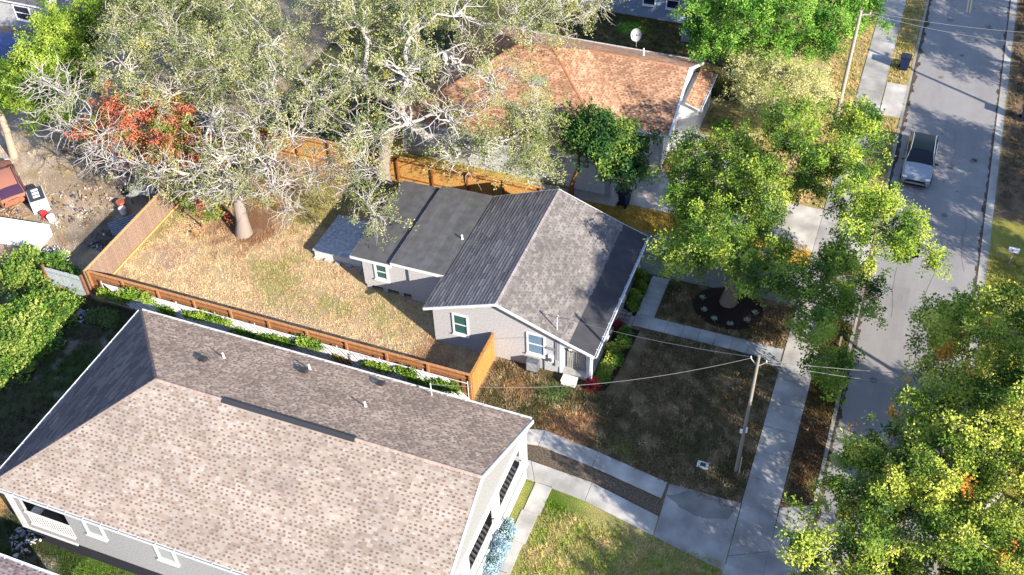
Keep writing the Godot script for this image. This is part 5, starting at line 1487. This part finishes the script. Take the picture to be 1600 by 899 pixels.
# ---------------------------------------------------------------- street things
# a saloon car facing +z, built round its own origin on the ground
func make_car(t: Node3D, paint: Color, roof_col: Color, glass_col: Color, pm: Material) -> void:
	# body: rings from the nose to the tail; each ring runs from the left sill over the top to the right sill
	var st := [[2.34, 0.62, 0.34, 0.60], [2.26, 0.80, 0.22, 0.72], [2.0, 0.88, 0.2, 0.84], [1.5, 0.91, 0.2, 0.93], [0.95, 0.92, 0.2, 0.99], [0.2, 0.92, 0.2, 0.98], [-0.8, 0.92, 0.2, 0.98], [-1.6, 0.91, 0.2, 1.0], [-2.1, 0.87, 0.22, 1.0], [-2.3, 0.8, 0.3, 0.92], [-2.36, 0.68, 0.4, 0.78]]
	var rows := []
	for s in st:
		var z: float = s[0]; var w: float = s[1]; var lo: float = s[2]; var hi: float = s[3]
		var r := []
		for q in [[-0.96, lo], [-1.0, lerpf(lo, hi, 0.45)], [-0.985, lerpf(lo, hi, 0.78)], [-0.93, hi - 0.05], [-0.82, hi], [-0.4, hi + 0.025], [0.0, hi + 0.035], [0.4, hi + 0.025], [0.82, hi], [0.93, hi - 0.05], [0.985, lerpf(lo, hi, 0.78)], [1.0, lerpf(lo, hi, 0.45)], [0.96, lo]]:
			r.append(Vector3(q[0] * w, q[1], z))
		rows.append(r)
	rows.reverse()
	var bm := MB.new()
	bm.sheet(rows, paint)
	bm.quad(rows[10][0], rows[10][12], rows[10][8], rows[10][4], paint)
	bm.quad(rows[0][12], rows[0][0], rows[0][4], rows[0][8], paint)
	var body := part("body", bm, pm, t, true)
	# glasshouse
	var gl := []
	for s in [[1.05, 0.80, 0.97], [0.25, 0.68, 1.40], [-0.3, 0.66, 1.46], [-1.0, 0.65, 1.43], [-1.7, 0.65, 1.30], [-2.3, 0.70, 0.96]]:
		var w: float = s[1]; var h: float = s[2]
		var r := []
		for q in [[-0.86, 0.94], [-0.83, lerpf(0.94, h, 0.5)], [-w, h], [-w * 0.5, h + 0.02], [0.0, h + 0.03], [w * 0.5, h + 0.02], [w, h], [0.83, lerpf(0.94, h, 0.5)], [0.86, 0.94]]:
			r.append(Vector3(q[0] if absf(q[0]) != 0.83 else signf(q[0]) * lerpf(0.86, w, 0.5), q[1], s[0]))
		gl.append(r)
	gl.reverse()
	var gm := MB.new()
	gm.sheet(gl, glass_col)
	part("glasshouse", gm, M.glass, body, true)
	var rf := MB.new()
	var rr := []
	for s in [[0.18, 0.60, 1.425], [-0.3, 0.60, 1.475], [-1.0, 0.59, 1.45], [-1.7, 0.58, 1.325]]:
		var r := []
		for x in [-1.0, -0.5, 0.0, 0.5, 1.0]:
			r.append(Vector3(x * s[1], s[2] + 0.03 * (1.0 - x * x), s[0]))
		rr.append(r)
	rr.reverse()
	rf.sheet(rr, roof_col)
	part("roof", rf, M.plastic, body, true)
	for s in [-1.0, 1.0]:
		var pl := MB.new()
		pl.tube(PackedVector3Array([Vector3(s * 0.84, 0.97, 1.08), Vector3(s * 0.70, 1.40, 0.26), Vector3(s * 0.68, 1.47, -0.3), Vector3(s * 0.67, 1.44, -1.0), Vector3(s * 0.67, 1.30, -1.7), Vector3(s * 0.74, 0.98, -2.28)]), taper(6, 0.03, 0.03), 6, paint)
		part("pillar", pl, pm, body, true)
		var mi := MB.new()
		mi.blob(Vector3(s * 1.0, 1.0, 0.82), Vector3(0.12, 0.085, 0.09), nz2, 0.0, roof_col, 10, 6)
		part("wing_mirror", mi, pm, body, true)
		var hl := MB.new()
		hl.blob(Vector3(s * 0.66, 0.70, 2.16), Vector3(0.19, 0.07, 0.14), nz2, 0.0, lin(210, 216, 220), 10, 6)
		part("headlight", hl, M.glass, body, true)
		var dh := MB.new()
		dh.box(Vector3(s * 0.915 - 0.02, 0.82, -0.5), Vector3(s * 0.915 + 0.02, 0.85, -0.25), lin(60, 60, 60))
		part("door_handle", dh, M.plastic, body, true)
		for z in [1.45, -1.45]:
			var ty := MB.new()
			ty.cyl(Vector3(s * 0.70, 0.33, z), Vector3(s * 0.93, 0.33, z), 0.33, 0.33, 18, lin(28, 28, 30))
			var w := part("tyre", ty, M.rubber, t, true)
			var ri := MB.new()
			ri.cyl(Vector3(s * 0.925, 0.33, z), Vector3(s * 0.94, 0.33, z), 0.22, 0.2, 14, lin(150, 152, 156))
			part("rim", ri, M.metal_sheet, w, true)
	var gr := MB.new()
	gr.box(Vector3(-0.55, 0.5, 2.28), Vector3(0.55, 0.62, 2.37), lin(24, 24, 26))
	gr.box(Vector3(-0.6, 0.25, 2.22), Vector3(0.6, 0.4, 2.335), lin(30, 30, 32))
	part("grille", gr, M.plastic, body, true)

func make_bin(t: Node3D, col: Color, lid: Color) -> void:
	var rows := []
	var bm := MB.new()
	var lo := [Vector3(-0.22, 0.1, -0.24), Vector3(0.22, 0.1, -0.24), Vector3(0.22, 0.1, 0.24), Vector3(-0.22, 0.1, 0.24)]
	var hi := [Vector3(-0.29, 1.02, -0.34), Vector3(0.29, 1.02, -0.34), Vector3(0.29, 1.02, 0.34), Vector3(-0.29, 1.02, 0.34)]
	for k in 4:
		var q := (k + 1) % 4
		bm.quad(lo[q], lo[k], hi[k], hi[q], col)
	bm.quad(lo[0], lo[1], lo[2], lo[3], col)
	bm.box(Vector3(-0.32, 0.97, -0.37), Vector3(0.32, 1.03, 0.37), col)
	part("body", bm, M.plastic, t, true)
	var lm := MB.new()
	lm.prism([Vector2(-0.36, 0), Vector2(0.38, 0), Vector2(0.36, 0.05), Vector2(0.1, 0.10), Vector2(-0.3, 0.08)], Vector3(-0.32, 1.032, 0), Vector3.BACK, Vector3.UP, Vector3(0.64, 0, 0), lid)
	part("lid", lm, M.plastic, t, true)
	var hm := MB.new()
	hm.cyl(Vector3(-0.26, 1.0, -0.42), Vector3(0.26, 1.0, -0.42), 0.02, 0.02, 6, col)
	part("handle", hm, M.plastic, t, true)
	for s in [-0.25, 0.25]:
		var w := MB.new()
		w.cyl(Vector3(s - 0.03, 0.13, -0.25), Vector3(s + 0.03, 0.13, -0.25), 0.14, 0.14, 12, lin(30, 30, 32))
		part("wheel", w, M.rubber, t, true)
	bm = MB.new()
	bm.box(Vector3(-0.2, -0.01, 0.1), Vector3(0.2, 0.1, 0.2), col)
	part("foot", bm, M.plastic, t, true)

func sagging(a: Vector3, b: Vector3, sag: float, r: float, col: Color) -> MB:
	var pts := PackedVector3Array()
	for k in 17:
		var t := k / 16.0
		pts.append(a.lerp(b, t) - Vector3(0, sag * 4.0 * t * (1.0 - t), 0))
	var mb := MB.new()
	mb.tube(pts, taper(17, r, r), 5, col)
	return mb

func street_things() -> void:
	var t := thing("car", "silver car with a dark glass roof parked at the kerb under the front-yard oak", "car", Vector3(2.75, -0.1, -60.75))
	make_car(t, lin(120, 127, 136), lin(12, 13, 15), lin(8, 10, 14), M.car_paint)
	t = thing("wheelie_bin", "dark blue wheelie bin standing on the verge between sidewalk and street", "bin", Vector3(0.55, 0, -71.6))
	make_bin(t, lin(30, 40, 70), lin(24, 30, 48))
	t.rotation.y = PI / 2
	copy(t, Vector3(8.75, 0, -67.9), PI / 2, "blue wheelie bin at the far side of the street")
	copy(t, Vector3(-13.6, 0.03, -50.95), 2.8, "blue wheelie bin on the broad driveway behind the white house")
	var wb := thing("white_bag", "small white bag of rubbish beside the dark blue bin on the verge", "bag", Vector3(0.5, 0, -72.4))
	var m := MB.new()
	m.blob(Vector3(0, 0.19, 0), Vector3(0.3, 0.2, 0.26), nz2, 0.25, lin(206, 204, 200))
	part("sack", m, M.plastic, wb, true)
	# poles
	var pole := thing("utility_pole", "slender weathered utility pole on the front lawn beside the sidewalk", "utility pole", Vector3(-2.5, 0, -33.5))
	m = MB.new()
	m.tube(PackedVector3Array([Vector3(-2.72, -0.2, -33.52), Vector3(-2.66, 4.0, -33.5), Vector3(-2.62, 8.25, -33.46)]), PackedFloat32Array([0.10, 0.085, 0.065]), 12, lin(150, 143, 134))
	var pp := part("pole", m, M.bark, pole)
	m = MB.new()
	m.bar(Vector3(-2.95, 7.95, -33.5), Vector3(-2.62, 7.6, -33.46), 0.03, 0.03, lin(180, 178, 172))
	m.bar(Vector3(-2.62, 7.6, -33.46), Vector3(-2.28, 7.92, -33.5), 0.03, 0.03, lin(180, 178, 172))
	part("wire_bracket", m, M.metal_sheet, pp)
	for q in [Vector3(-2.95, 7.97, -33.5), Vector3(-2.28, 7.94, -33.5)]:
		m = MB.new()
		m.cyl(q, q + Vector3(0, 0.1, 0), 0.035, 0.025, 8, lin(206, 204, 200))
		part("insulator", m, M.plastic, pp)
	m = MB.new()
	m.box(Vector3(-2.85, 3.1, -33.4), Vector3(-2.72, 3.3, -33.3), lin(220, 220, 216))
	m.box(Vector3(-2.6, 3.2, -33.42), Vector3(-2.52, 3.5, -33.32), lin(220, 220, 216))
	m.cyl(Vector3(-2.55, 0.0, -33.42), Vector3(-2.55, 1.3, -33.4), 0.03, 0.03, 6, lin(176, 166, 140))
	part("pole_tag", m, M.paint, pp)
	var p2 := thing("utility_pole", "taller pale utility pole beside the sidewalk by the feathery shrub", "utility pole", Vector3(-2.85, 0, -64.3))
	m = MB.new()
	m.tube(PackedVector3Array([Vector3(-2.9, -0.2, -64.4), Vector3(-2.85, 4.0, -64.35), Vector3(-2.78, 8.0, -64.3)]), PackedFloat32Array([0.15, 0.13, 0.1]), 12, lin(176, 168, 156))
	pp = part("pole", m, M.bark, p2)
	m = MB.new()
	m.bar(Vector3(-2.8, 7.7, -64.3), Vector3(-2.2, 7.85, -64.3), 0.05, 0.05, lin(180, 178, 172))
	m.cyl(Vector3(-2.2, 7.85, -64.3), Vector3(-2.2, 8.0, -64.3), 0.05, 0.035, 8, lin(200, 200, 196))
	part("insulator", m, M.plastic, pp)
	var wires := [
		[Vector3(-2.95, 8.04, -33.5), Vector3(-12.87, 4.1, -36.72), 0.25, "pale service cable from the front-lawn pole to the white house's roof mast"],
		[Vector3(-2.95, 7.98, -33.48), Vector3(-16.86, 4.7, -30.0), 0.9, "pale service cable from the front-lawn pole to the grey house's mast"],
		[Vector3(-2.28, 8.0, -33.5), Vector3(14.0, 8.4, -38.0), 0.5, "upper cable from the front-lawn pole across the street"],
		[Vector3(-2.28, 7.92, -33.46), Vector3(14.0, 8.0, -37.2), 0.7, "lower cable from the front-lawn pole across the street"],
		[Vector3(-2.2, 8.0, -64.3), Vector3(14.0, 8.4, -66.0), 0.5, "cable from the taller pole across the shaded street"],
		[Vector3(-2.2, 7.9, -64.26), Vector3(14.0, 8.0, -65.2), 0.7, "lower cable from the taller pole across the shaded street"]]
	for w in wires:
		var o := part("cable", sagging(w[0], w[1], w[2], 0.012, lin(120, 118, 116)), M.plastic)
		tag(o, w[3], "cable")
	# far poles that carry the cables over the street
	for q in [[Vector3(14.0, 0, -37.6), "utility pole among the oaks across the street, nearest"], [Vector3(14.0, 0, -65.6), "utility pole across the street beyond the opposite driveway"]]:
		var fp := thing("utility_pole", q[1], "utility pole", q[0])
		m = MB.new()
		m.cyl(Vector3(0, -0.2, 0), Vector3(0, 8.7, 0), 0.15, 0.1, 10, lin(150, 140, 128))
		part("pole", m, M.bark, fp, true)
		m = MB.new()
		m.box(Vector3(-0.08, 7.9, -0.6), Vector3(0.08, 8.02, 0.6), lin(140, 130, 118))
		part("cross_arm", m, M.wood, fp, true)
	# mailboxes
	var mb := thing("mailbox", "white mailbox on a post in the grass across the street", "mailbox", Vector3(8.6, 0, -53.0))
	m = MB.new()
	m.box(Vector3(-0.05, -0.1, -0.05), Vector3(0.05, 1.0, 0.05), lin(170, 160, 146))
	part("post", m, M.wood, mb, true)
	m = MB.new()
	m.prism([Vector2(-0.12, 0), Vector2(0.12, 0), Vector2(0.12, 0.14), Vector2(0.08, 0.21), Vector2(0, 0.24), Vector2(-0.08, 0.21), Vector2(-0.12, 0.14)], Vector3(-0.28, 1.0, 0), Vector3.BACK, Vector3.UP, Vector3(0.56, 0, 0), lin(226, 226, 224))
	part("box", m, M.paint, mb, true)
	m = MB.new()
	m.box(Vector3(-0.1, 1.08, 0.122), Vector3(-0.06, 1.24, 0.14), lin(180, 40, 36))
	part("flag", m, M.paint, mb, true)
	mb = thing("dark_mailbox", "dark mailbox on a post at the kerb under the front-yard oak", "mailbox", Vector3(0.6, 0, -43.3))
	m = MB.new()
	m.box(Vector3(-0.05, -0.1, -0.05), Vector3(0.05, 1.0, 0.05), lin(150, 140, 120))
	part("post", m, M.wood, mb, true)
	m = MB.new()
	m.prism([Vector2(-0.12, 0), Vector2(0.12, 0), Vector2(0.12, 0.14), Vector2(0.08, 0.21), Vector2(0, 0.24), Vector2(-0.08, 0.21), Vector2(-0.12, 0.14)], Vector3(-0.28, 1.0, 0), Vector3.BACK, Vector3.UP, Vector3(0.56, 0, 0), lin(34, 34, 36))
	part("box", m, M.metal_sheet, mb, true)
	var wm := thing("water_meter_cover", "small white water meter cover with a dark square lid in the front lawn", "meter cover", Vector3(-4.3, 0, -33.3))
	m = MB.new()
	m.box(Vector3(-0.27, -0.05, -0.19), Vector3(0.27, 0.06, 0.19), lin(214, 214, 210))
	part("frame", m, M.concrete, wm, true)
	m = MB.new()
	m.box(Vector3(-0.12, 0.061, -0.1), Vector3(0.14, 0.08, 0.1), lin(44, 46, 50))
	part("lid", m, M.plastic, wm, true)
	# satellite dish and condenser behind the orange-roofed house
	var sd := thing("satellite_dish", "pale satellite dish on a mast behind the orange-roofed house", "satellite dish", Vector3(-17.1, 0, -65.0))
	m = MB.new()
	m.cyl(Vector3(0, -0.1, 0), Vector3(0, 3.1, 0), 0.035, 0.03, 8, lin(170, 170, 170))
	part("mast", m, M.metal_sheet, sd, true)
	m = MB.new()
	var rows := []
	var bd := Basis(Vector3.RIGHT, -0.5) * Basis(Vector3.UP, -0.3)
	for i in 6:
		var row := []
		for j in 17:
			var r := 0.42 * i / 5.0; var a := TAU * j / 16.0
			row.append(Vector3(0, 3.2, 0) + bd * Vector3(cos(a) * r, sin(a) * r * 1.08, 0.5 * r * r))
		rows.append(row)
	rows.reverse()
	m.sheet(rows, lin(206, 204, 202))
	part("reflector", m, M.paint, sd, true)
	m = MB.new()
	m.bar(Vector3(0, 3.2, 0) + bd * Vector3(0, -0.42, 0.08), Vector3(0, 3.2, 0) + bd * Vector3(0, -0.1, 0.5), 0.025, 0.025, lin(160, 160, 160))
	m.obox(Transform3D(bd, Vector3(0, 3.2, 0) + bd * Vector3(0, -0.08, 0.52)), Vector3(0.09, 0.09, 0.14), lin(120, 120, 124))
	part("receiver_arm", m, M.plastic, sd, true)
	var cu := thing("condenser_unit", "small pale condenser unit on the shaded grass by the blue-grey house", "condenser", Vector3(-14.8, 0, -70.6))
	m = MB.new()
	m.box(Vector3(-0.35, -0.02, -0.3), Vector3(0.35, 0.7, 0.3), lin(176, 180, 190))
	part("body", m, M.metal_sheet, cu, true)
	m = MB.new()
	m.cyl(Vector3(0, 0.701, 0), Vector3(0, 0.73, 0), 0.26, 0.26, 16, lin(60, 62, 66))
	part("fan_grille", m, M.metal_sheet, cu, true)

# ---------------------------------------------------------------- the dirt yard at the left
func dirt_yard() -> void:
	var t := thing("rusty_car", "rust-brown old car with faded white panels in the dirt yard at the left edge", "car", Vector3(-51.3, -0.05, -39.7))
	make_car(t, lin(158, 104, 82), lin(150, 100, 80), lin(60, 40, 60), M.rust)
	t.rotation.y = -2.2
	var m := MB.new()
	m.box(Vector3(-2.6, 0.03, -0.7), Vector3(2.6, 0.75, 0.7), lin(222, 222, 220))
	var wb := thing("trailer_box", "long white box lying on the dirt yard below the rusty car", "box", Vector3(-48.1, 0, -35.9))
	part("body", m, M.paint, wb, true)
	m = MB.new()
	m.box(Vector3(-2.63, 0.75, -0.73), Vector3(2.63, 0.82, 0.73), lin(232, 232, 230))
	part("lid", m, M.paint, wb, true)
	for x in [-2.2, 0.0, 2.2]:
		m = MB.new()
		m.box(Vector3(x - 0.08, -0.03, -0.66), Vector3(x + 0.08, 0.03, 0.66), lin(120, 100, 80))
		part("skid", m, M.wood, wb, true)
	wb.rotation.y = 0.12
	var ap := thing("old_washer", "white tipped washing machine beside the rusty car", "washing machine", Vector3(-48.2, 0.0, -39.0))
	m = MB.new()
	m.box(Vector3(-0.75, 0, -0.5), Vector3(0.75, 0.9, 0.5), lin(212, 212, 210))
	part("cabinet", m, M.paint, ap, true)
	m = MB.new()
	m.cyl(Vector3(0.1, 0.45, 0.5), Vector3(0.1, 0.45, 0.53), 0.28, 0.26, 18, lin(120, 124, 130))
	part("door", m, M.metal_sheet, ap, true)
	m = MB.new()
	m.box(Vector3(-0.7, 0.9, -0.46), Vector3(0.7, 0.94, 0.46), lin(60, 62, 64))
	for k in 3:
		m.box(Vector3(-0.5 + k * 0.35, 0.94, -0.2), Vector3(-0.3 + k * 0.35, 0.96, 0.2), lin(230, 230, 230))
	part("panel", m, M.paint, ap, true)
	ap.rotation.y = -0.7
	var items := [
		["red_bucket", "red plastic bucket between the washing machine and the long white box", "bucket", Vector3(-47.2, 0, -38.2), lin(190, 40, 44), 0.22, 0.35],
		["white_bucket", "white round pail right of the red bucket", "bucket", Vector3(-46.5, 0, -38.0), lin(222, 222, 220), 0.24, 0.38],
		["white_bucket", "white pail by the fallen sheets near the tan back fence", "bucket", Vector3(-42.7, 0, -40.1), lin(216, 210, 204), 0.22, 0.4],
		["clay_pot", "terracotta pot beside the white pail near the tan back fence", "pot", Vector3(-43.2, 0, -40.6), lin(170, 96, 76), 0.25, 0.4],
		["dark_barrel", "dark barrel among the boards under the rusty car", "barrel", Vector3(-50.2, 0, -37.3), lin(50, 50, 56), 0.3, 0.8]]
	for q in items:
		var o := thing(q[0], q[1], q[2], q[3])
		m = MB.new()
		var r: float = q[5]; var h: float = q[6]
		m.cyl(Vector3(0, -0.02, 0), Vector3(0, h, 0), r * 0.82, r, 14, q[4])
		part("body", m, M.plastic, o, true)
		m = MB.new()
		m.cyl(Vector3(0, h, 0), Vector3(0, h + 0.03, 0), r * 1.06, r * 1.06, 14, q[4] * 0.8)
		part("rim", m, M.plastic, o, true)
	# loose boards and sheets
	var boards := [[-49.2, -37.6, 0.5, 1.8, "pale plank under the washing machine"], [-48.6, -37.4, 0.9, 1.5, "short pale plank crossing another by the long white box"], [-50.6, -36.9, -0.3, 1.6, "orange-brown plank at the rusty car's side"], [-46.2, -34.8, 0.35, 2.6, "thin brown plank on the dirt below the long white box"], [-49.8, -38.2, 1.2, 1.3, "orange plank leaning by the dark barrel"], [-44.6, -36.6, -0.5, 1.2, "grey plank in the fence's shadow"]]
	for q in boards:
		m = MB.new()
		m.box(Vector3(-q[3] / 2, 0.0, -0.09), Vector3(q[3] / 2, 0.06, 0.09), tint(lin(176, 140, 104), 0.3))
		var o := part("plank", m, M.wood)
		o.position = Vector3(q[0], 0.0, q[1]); o.rotation.y = q[2]
		tag(o, q[4], "plank", "loose planks in the dirt yard")
	var sh := thing("metal_sheets", "ribbed blue-grey metal sheets lying against the tan back fence", "metal sheet", Vector3(-41.7, 0, -39.2))
	m = MB.new()
	m.box(Vector3(-1.1, 0.0, -0.7), Vector3(1.1, 0.12, 0.7), lin(110, 114, 122))
	part("stack", m, M.metal_sheet, sh, true)
	for k in 7:
		m = MB.new()
		m.box(Vector3(-1.08, 0.121, -0.66 + k * 0.2), Vector3(1.08, 0.18, -0.60 + k * 0.2), lin(150, 158, 170))
		part("rib", m, M.metal_sheet, sh, true)
	sh.rotation.y = 0.9
	var ts := thing("table", "speckled grey board table among the clutter under the oak's limbs", "table", Vector3(-42.3, 0, -41.8))
	m = MB.new()
	m.box(Vector3(-0.8, 0.62, -0.5), Vector3(0.8, 0.67, 0.5), lin(160, 158, 160))
	part("top", m, M.concrete, ts, true)
	for x in [-0.7, 0.7]:
		for z in [-0.42, 0.42]:
			m = MB.new()
			m.box(Vector3(x - 0.03, -0.02, z - 0.03), Vector3(x + 0.03, 0.62, z + 0.03), lin(90, 88, 90))
			part("leg", m, M.metal_sheet, ts, true)
	ts.rotation.y = 0.5
	var ch := thing("plastic_chair", "white plastic garden chair among the clutter behind the dirt yard", "chair", Vector3(-46.6, 0, -45.0))
	m = MB.new()
	m.box(Vector3(-0.26, 0.42, -0.26), Vector3(0.26, 0.46, 0.26), lin(206, 206, 208))
	part("seat", m, M.plastic, ch, true)
	m = MB.new()
	m.obox(Transform3D(Basis(Vector3.RIGHT, -0.25), Vector3(0, 0.72, -0.3)), Vector3(0.5, 0.55, 0.04), lin(206, 206, 208))
	part("backrest", m, M.plastic, ch, true)
	for x in [-0.22, 0.22]:
		for z in [-0.22, 0.22]:
			m = MB.new()
			m.box(Vector3(x - 0.025, -0.02, z - 0.025), Vector3(x + 0.025, 0.42, z + 0.025), lin(200, 200, 202))
			part("leg", m, M.plastic, ch, true)
	var c2 := copy(ch, Vector3(-45.4, 0, -43.6), 1.3, "white plastic garden chair nearest the tan back fence")
	ch.rotation.y = 0.4
	ch = copy(c2, Vector3(-47.6, 0, -47.2), 2.4, "white plastic garden chair deepest in the shade of the clutter")
	var rb := thing("red_toolbox", "red metal box beside the white plastic chairs", "box", Vector3(-45.2, 0, -44.8))
	m = MB.new()
	m.box(Vector3(-0.4, -0.02, -0.25), Vector3(0.4, 0.4, 0.25), lin(176, 36, 50))
	part("body", m, M.metal_sheet, rb, true)
	m = MB.new()
	m.cyl(Vector3(-0.2, 0.46, 0), Vector3(0.2, 0.46, 0), 0.02, 0.02, 6, lin(60, 60, 62))
	m.box(Vector3(-0.21, 0.4, -0.02), Vector3(-0.17, 0.46, 0.02), lin(60, 60, 62)); m.box(Vector3(0.17, 0.4, -0.02), Vector3(0.21, 0.46, 0.02), lin(60, 60, 62))
	part("handle", m, M.plastic, rb, true)
	# rubble heaps: lots of small broken pieces
	var heaps := [["rubble_heap", "heap of white broken rubble on the dirt below the long white box", Vector3(-44.4, 0, -35.2), 1.2, 0.9, lin(196, 190, 186), 240], ["brush_heap", "heap of brown broken boards and brush by the weathered grey fence", Vector3(-40.9, 0, -31.8), 1.0, 0.7, lin(140, 96, 66), 160], ["scrap_heap", "heap of pale scrap sheets below the brush heap at the fence corner", Vector3(-39.6, 0, -31.7), 0.7, 0.5, lin(176, 178, 190), 60], ["rubble_heap", "pale rubble along the grey house's back corner", Vector3(-33.3, -0.6, -19.2), 0.8, 1.4, lin(180, 180, 184), 150], ["clutter_heap", "dark clutter heap between the plastic chairs and the red-leaved tree", Vector3(-43.6, 0, -42.6), 1.3, 1.0, lin(70, 72, 80), 150], ["scrap_heap", "scattered scrap between the washing machine and the long white box", Vector3(-49.3, 0, -37.5), 1.1, 0.7, lin(150, 120, 96), 140], ["clutter_heap", "grey clutter and crates under the oak's bare left limbs", Vector3(-46.0, 0, -43.8), 1.8, 1.3, lin(120, 124, 132), 170], ["clutter_heap", "clutter along the shaded back of the dirt yard", Vector3(-49.6, 0, -44.6), 1.9, 0.9, lin(130, 124, 120), 150], ["clutter_heap", "dark scrap in the tan back fence's shadow", Vector3(-42.2, 0, -37.6), 1.1, 1.0, lin(96, 90, 88), 90], ["litter_scatter", "thin scatter of twigs and litter over the sunlit dirt", Vector3(-46.0, 0, -39.6), 2.6, 2.2, lin(150, 128, 108), 150]]
	for q in heaps:
		var m2 := MB.new()
		for k in q[6]:
			var a := rng.randf() * TAU; var r := sqrt(rng.randf())
			var p := Vector3(cos(a) * r * q[3], 0.02 + (1.0 - r) * 0.25 * rng.randf(), sin(a) * r * q[4])
			var bs := Basis(Vector3(rng.randf_range(-1, 1), rng.randf_range(-1, 1), rng.randf_range(-1, 1)).normalized(), rng.randf() * TAU)
			m2.obox(Transform3D(bs, p), Vector3(rng.randf_range(0.06, 0.3), rng.randf_range(0.02, 0.07), rng.randf_range(0.03, 0.14)), tint([q[5], q[5], q[5], q[5], lin(190, 186, 180), lin(112, 84, 70), lin(84, 92, 104)][rng.randi() % 7], 0.3))
		var o := part(q[0], m2, M.concrete)
		o.position = q[2]
		tag(o, q[1], "heap")
		o.set_meta("kind", "stuff")
	var lg := thing("leaning_trunk", "bare leaning grey tree trunk at the left edge of the dirt yard", "tree", Vector3(-53.6, 0, -42.9))
	m = MB.new()
	m.tube(PackedVector3Array([Vector3(-53.2, -0.2, -42.6), Vector3(-53.6, 1.6, -43.2), Vector3(-54.4, 3.6, -43.9), Vector3(-55.4, 6.0, -44.2)]), PackedFloat32Array([0.3, 0.24, 0.2, 0.15]), 10, lin(168, 150, 132))
	part("trunk", m, M.bark, lg)

# ---------------------------------------------------------------- grass
func grass_tuft(blades: int, h: float, spread: float, seed_: int) -> ArrayMesh:
	var r := RandomNumberGenerator.new()
	r.seed = seed_
	var mb := MB.new()
	for k in blades:
		var a := r.randf() * TAU
		var p := Vector3(cos(a), 0, sin(a)) * spread * sqrt(r.randf())
		var lean := Vector3(r.randf_range(-1, 1), 0, r.randf_range(-1, 1)) * h * 0.8
		var w := Vector3(r.randf_range(-1, 1), 0, r.randf_range(-1, 1)).normalized() * 0.016
		var v := Color.WHITE * r.randf_range(0.75, 1.25)
		v.a = 1.0
		mb.tri(p - w, p + w, p + lean + Vector3(0, h * r.randf_range(0.5, 1.0), 0), v)
	return mb.mesh()

func lawn(label: String, xa: float, xb: float, za: float, zb: float, per: float, mesh: Mesh, skip: Callable, vary := 0.3, big := 1.3) -> void:
	var xf := []; var cols := []
	for k in int((xb - xa) * (zb - za) * per):
		var x := rng.randf_range(xa, xb); var z := rng.randf_range(za, zb)
		if skip.call(x, z):
			continue
		if nz2.get_noise_2d(x * 1.7, z * 1.7 + 70) < -0.30:
			continue
		var b := Basis(Vector3.UP, rng.randf() * TAU).scaled(Vector3.ONE * rng.randf_range(0.6, big))
		xf.append(Transform3D(b, Vector3(x, ground_y(x, z), z)))
		cols.append(ground_color(x, z) * rng.randf_range(1.0 - vary, 1.0 + vary))
	var o := scatter("grass", mesh, M.grass_blade, xf, cols)
	o.set_meta("kind", "stuff")
	tag(o, label, "grass")

func on_paving(x: float, z: float) -> bool:
	if x > -2.15 and x < -0.3: return true
	if x > 1.0 and x < 7.7: return true
	if x > -0.45 and z > -32.85: return true
	if z > -33.0 and z < -28.4 and x > -13.9 and x < 1.2:
		var s := (x + 12.2) / 6.6
		if z < lerpf(-30.75, -28.75, s) + 1.3 and z > lerpf(-32.75, -31.7, s) - 0.05: return true
	if x > -12.2 and x < -10.6 and z > -29.7: return true
	if z > -42.3 and z < -41.15 and x > -11.1 and x < -2: return true
	if x > -11.1 and x < -9.1 and z < -36.1 and z > -45.6: return true
	if z < -45.3 and z > -49.1 and x > -12.0: return true
	if Vector2((x + 5.6) / 2.0, (z + 44.25) / 1.65).length() < 1.0: return true
	if x > -19.95 and x < -11.0 and z < -36.5 and z > -45.9: return true
	return false

func lawns() -> void:
	var dry := grass_tuft(9, 0.11, 0.11, 31)
	var clumpy := grass_tuft(11, 0.13, 0.17, 33)
	var lush := grass_tuft(10, 0.15, 0.11, 32)
	lawn("dry tan grass of the fenced back lawn", -39.7, -16.6, -48.5, -33.5, 55, dry, func(x, z): return (x > -25.9 and z < -39.0) or (x > -30.0 and x < -25.0 and z < -40.2 and z > -43.7) or (x > -20.0 and z < -36.6) or Vector2(x + 34.8, z + 42.0).length() < 1.4)
	lawn("dull brown-green grass of the front lawn", -16.2, 1.0, -48.0, -31.0, 60, clumpy, on_paving, 0.55, 1.6)
	lawn("sunlit yellow-green grass beside the ribbon driveway", -11.0, 1.0, -31.0, -21.0, 70, lush, on_paving)
	lawn("yellow grass strip behind the white house's driveway", -16.8, -2.2, -51.0, -48.9, 60, lush, func(x, z): return (z < -50.4 and x < -13) or (x > -13 and z < -50.9))
	lawn("dry golden grass beyond the orange-roofed house's entrance", -11.0, -2.2, -66.0, -54.6, 45, lush, func(x, z): return (x < -7.4 and z > -58.1) or (x < -10.3 and z > -60) or (x < -10.9))
	lawn("yellow grass verge between sidewalk and street", -0.35, 1.0, -84.0, -54.8, 60, lush, func(x, z): return z > -69.7 and z < -65.5)
	lawn("dry grass strip between sidewalk and the taller pole", -4.6, -2.1, -84.0, -60.0, 45, lush, func(x, z): return false)
	lawn("patchy grass on the far side of the street", 7.7, 14.0, -84.0, -22.0, 40, lush, func(x, z): return z < -53.5 and z > -59.2)
	lawn("shaded weedy grass behind the grey house", -46.0, -33.2, -33.0, -13.0, 30, lush, func(x, z): return x < -40 and z < -31)
	lawn("shaded grass strip in front of the grey house", -33.2, -13.0, -18.9, -15.0, 45, lush, func(x, z): return z < -18.8)
	lawn("shaded grass between the orange-roofed and blue-grey houses", -26.0, -8.0, -72.7, -64.0, 40, lush, func(x, z): return false)
	lawn("sparse weeds in the dirt yard", -56.0, -40.2, -44.0, -33.2, 6, dry, func(x, z): return false)
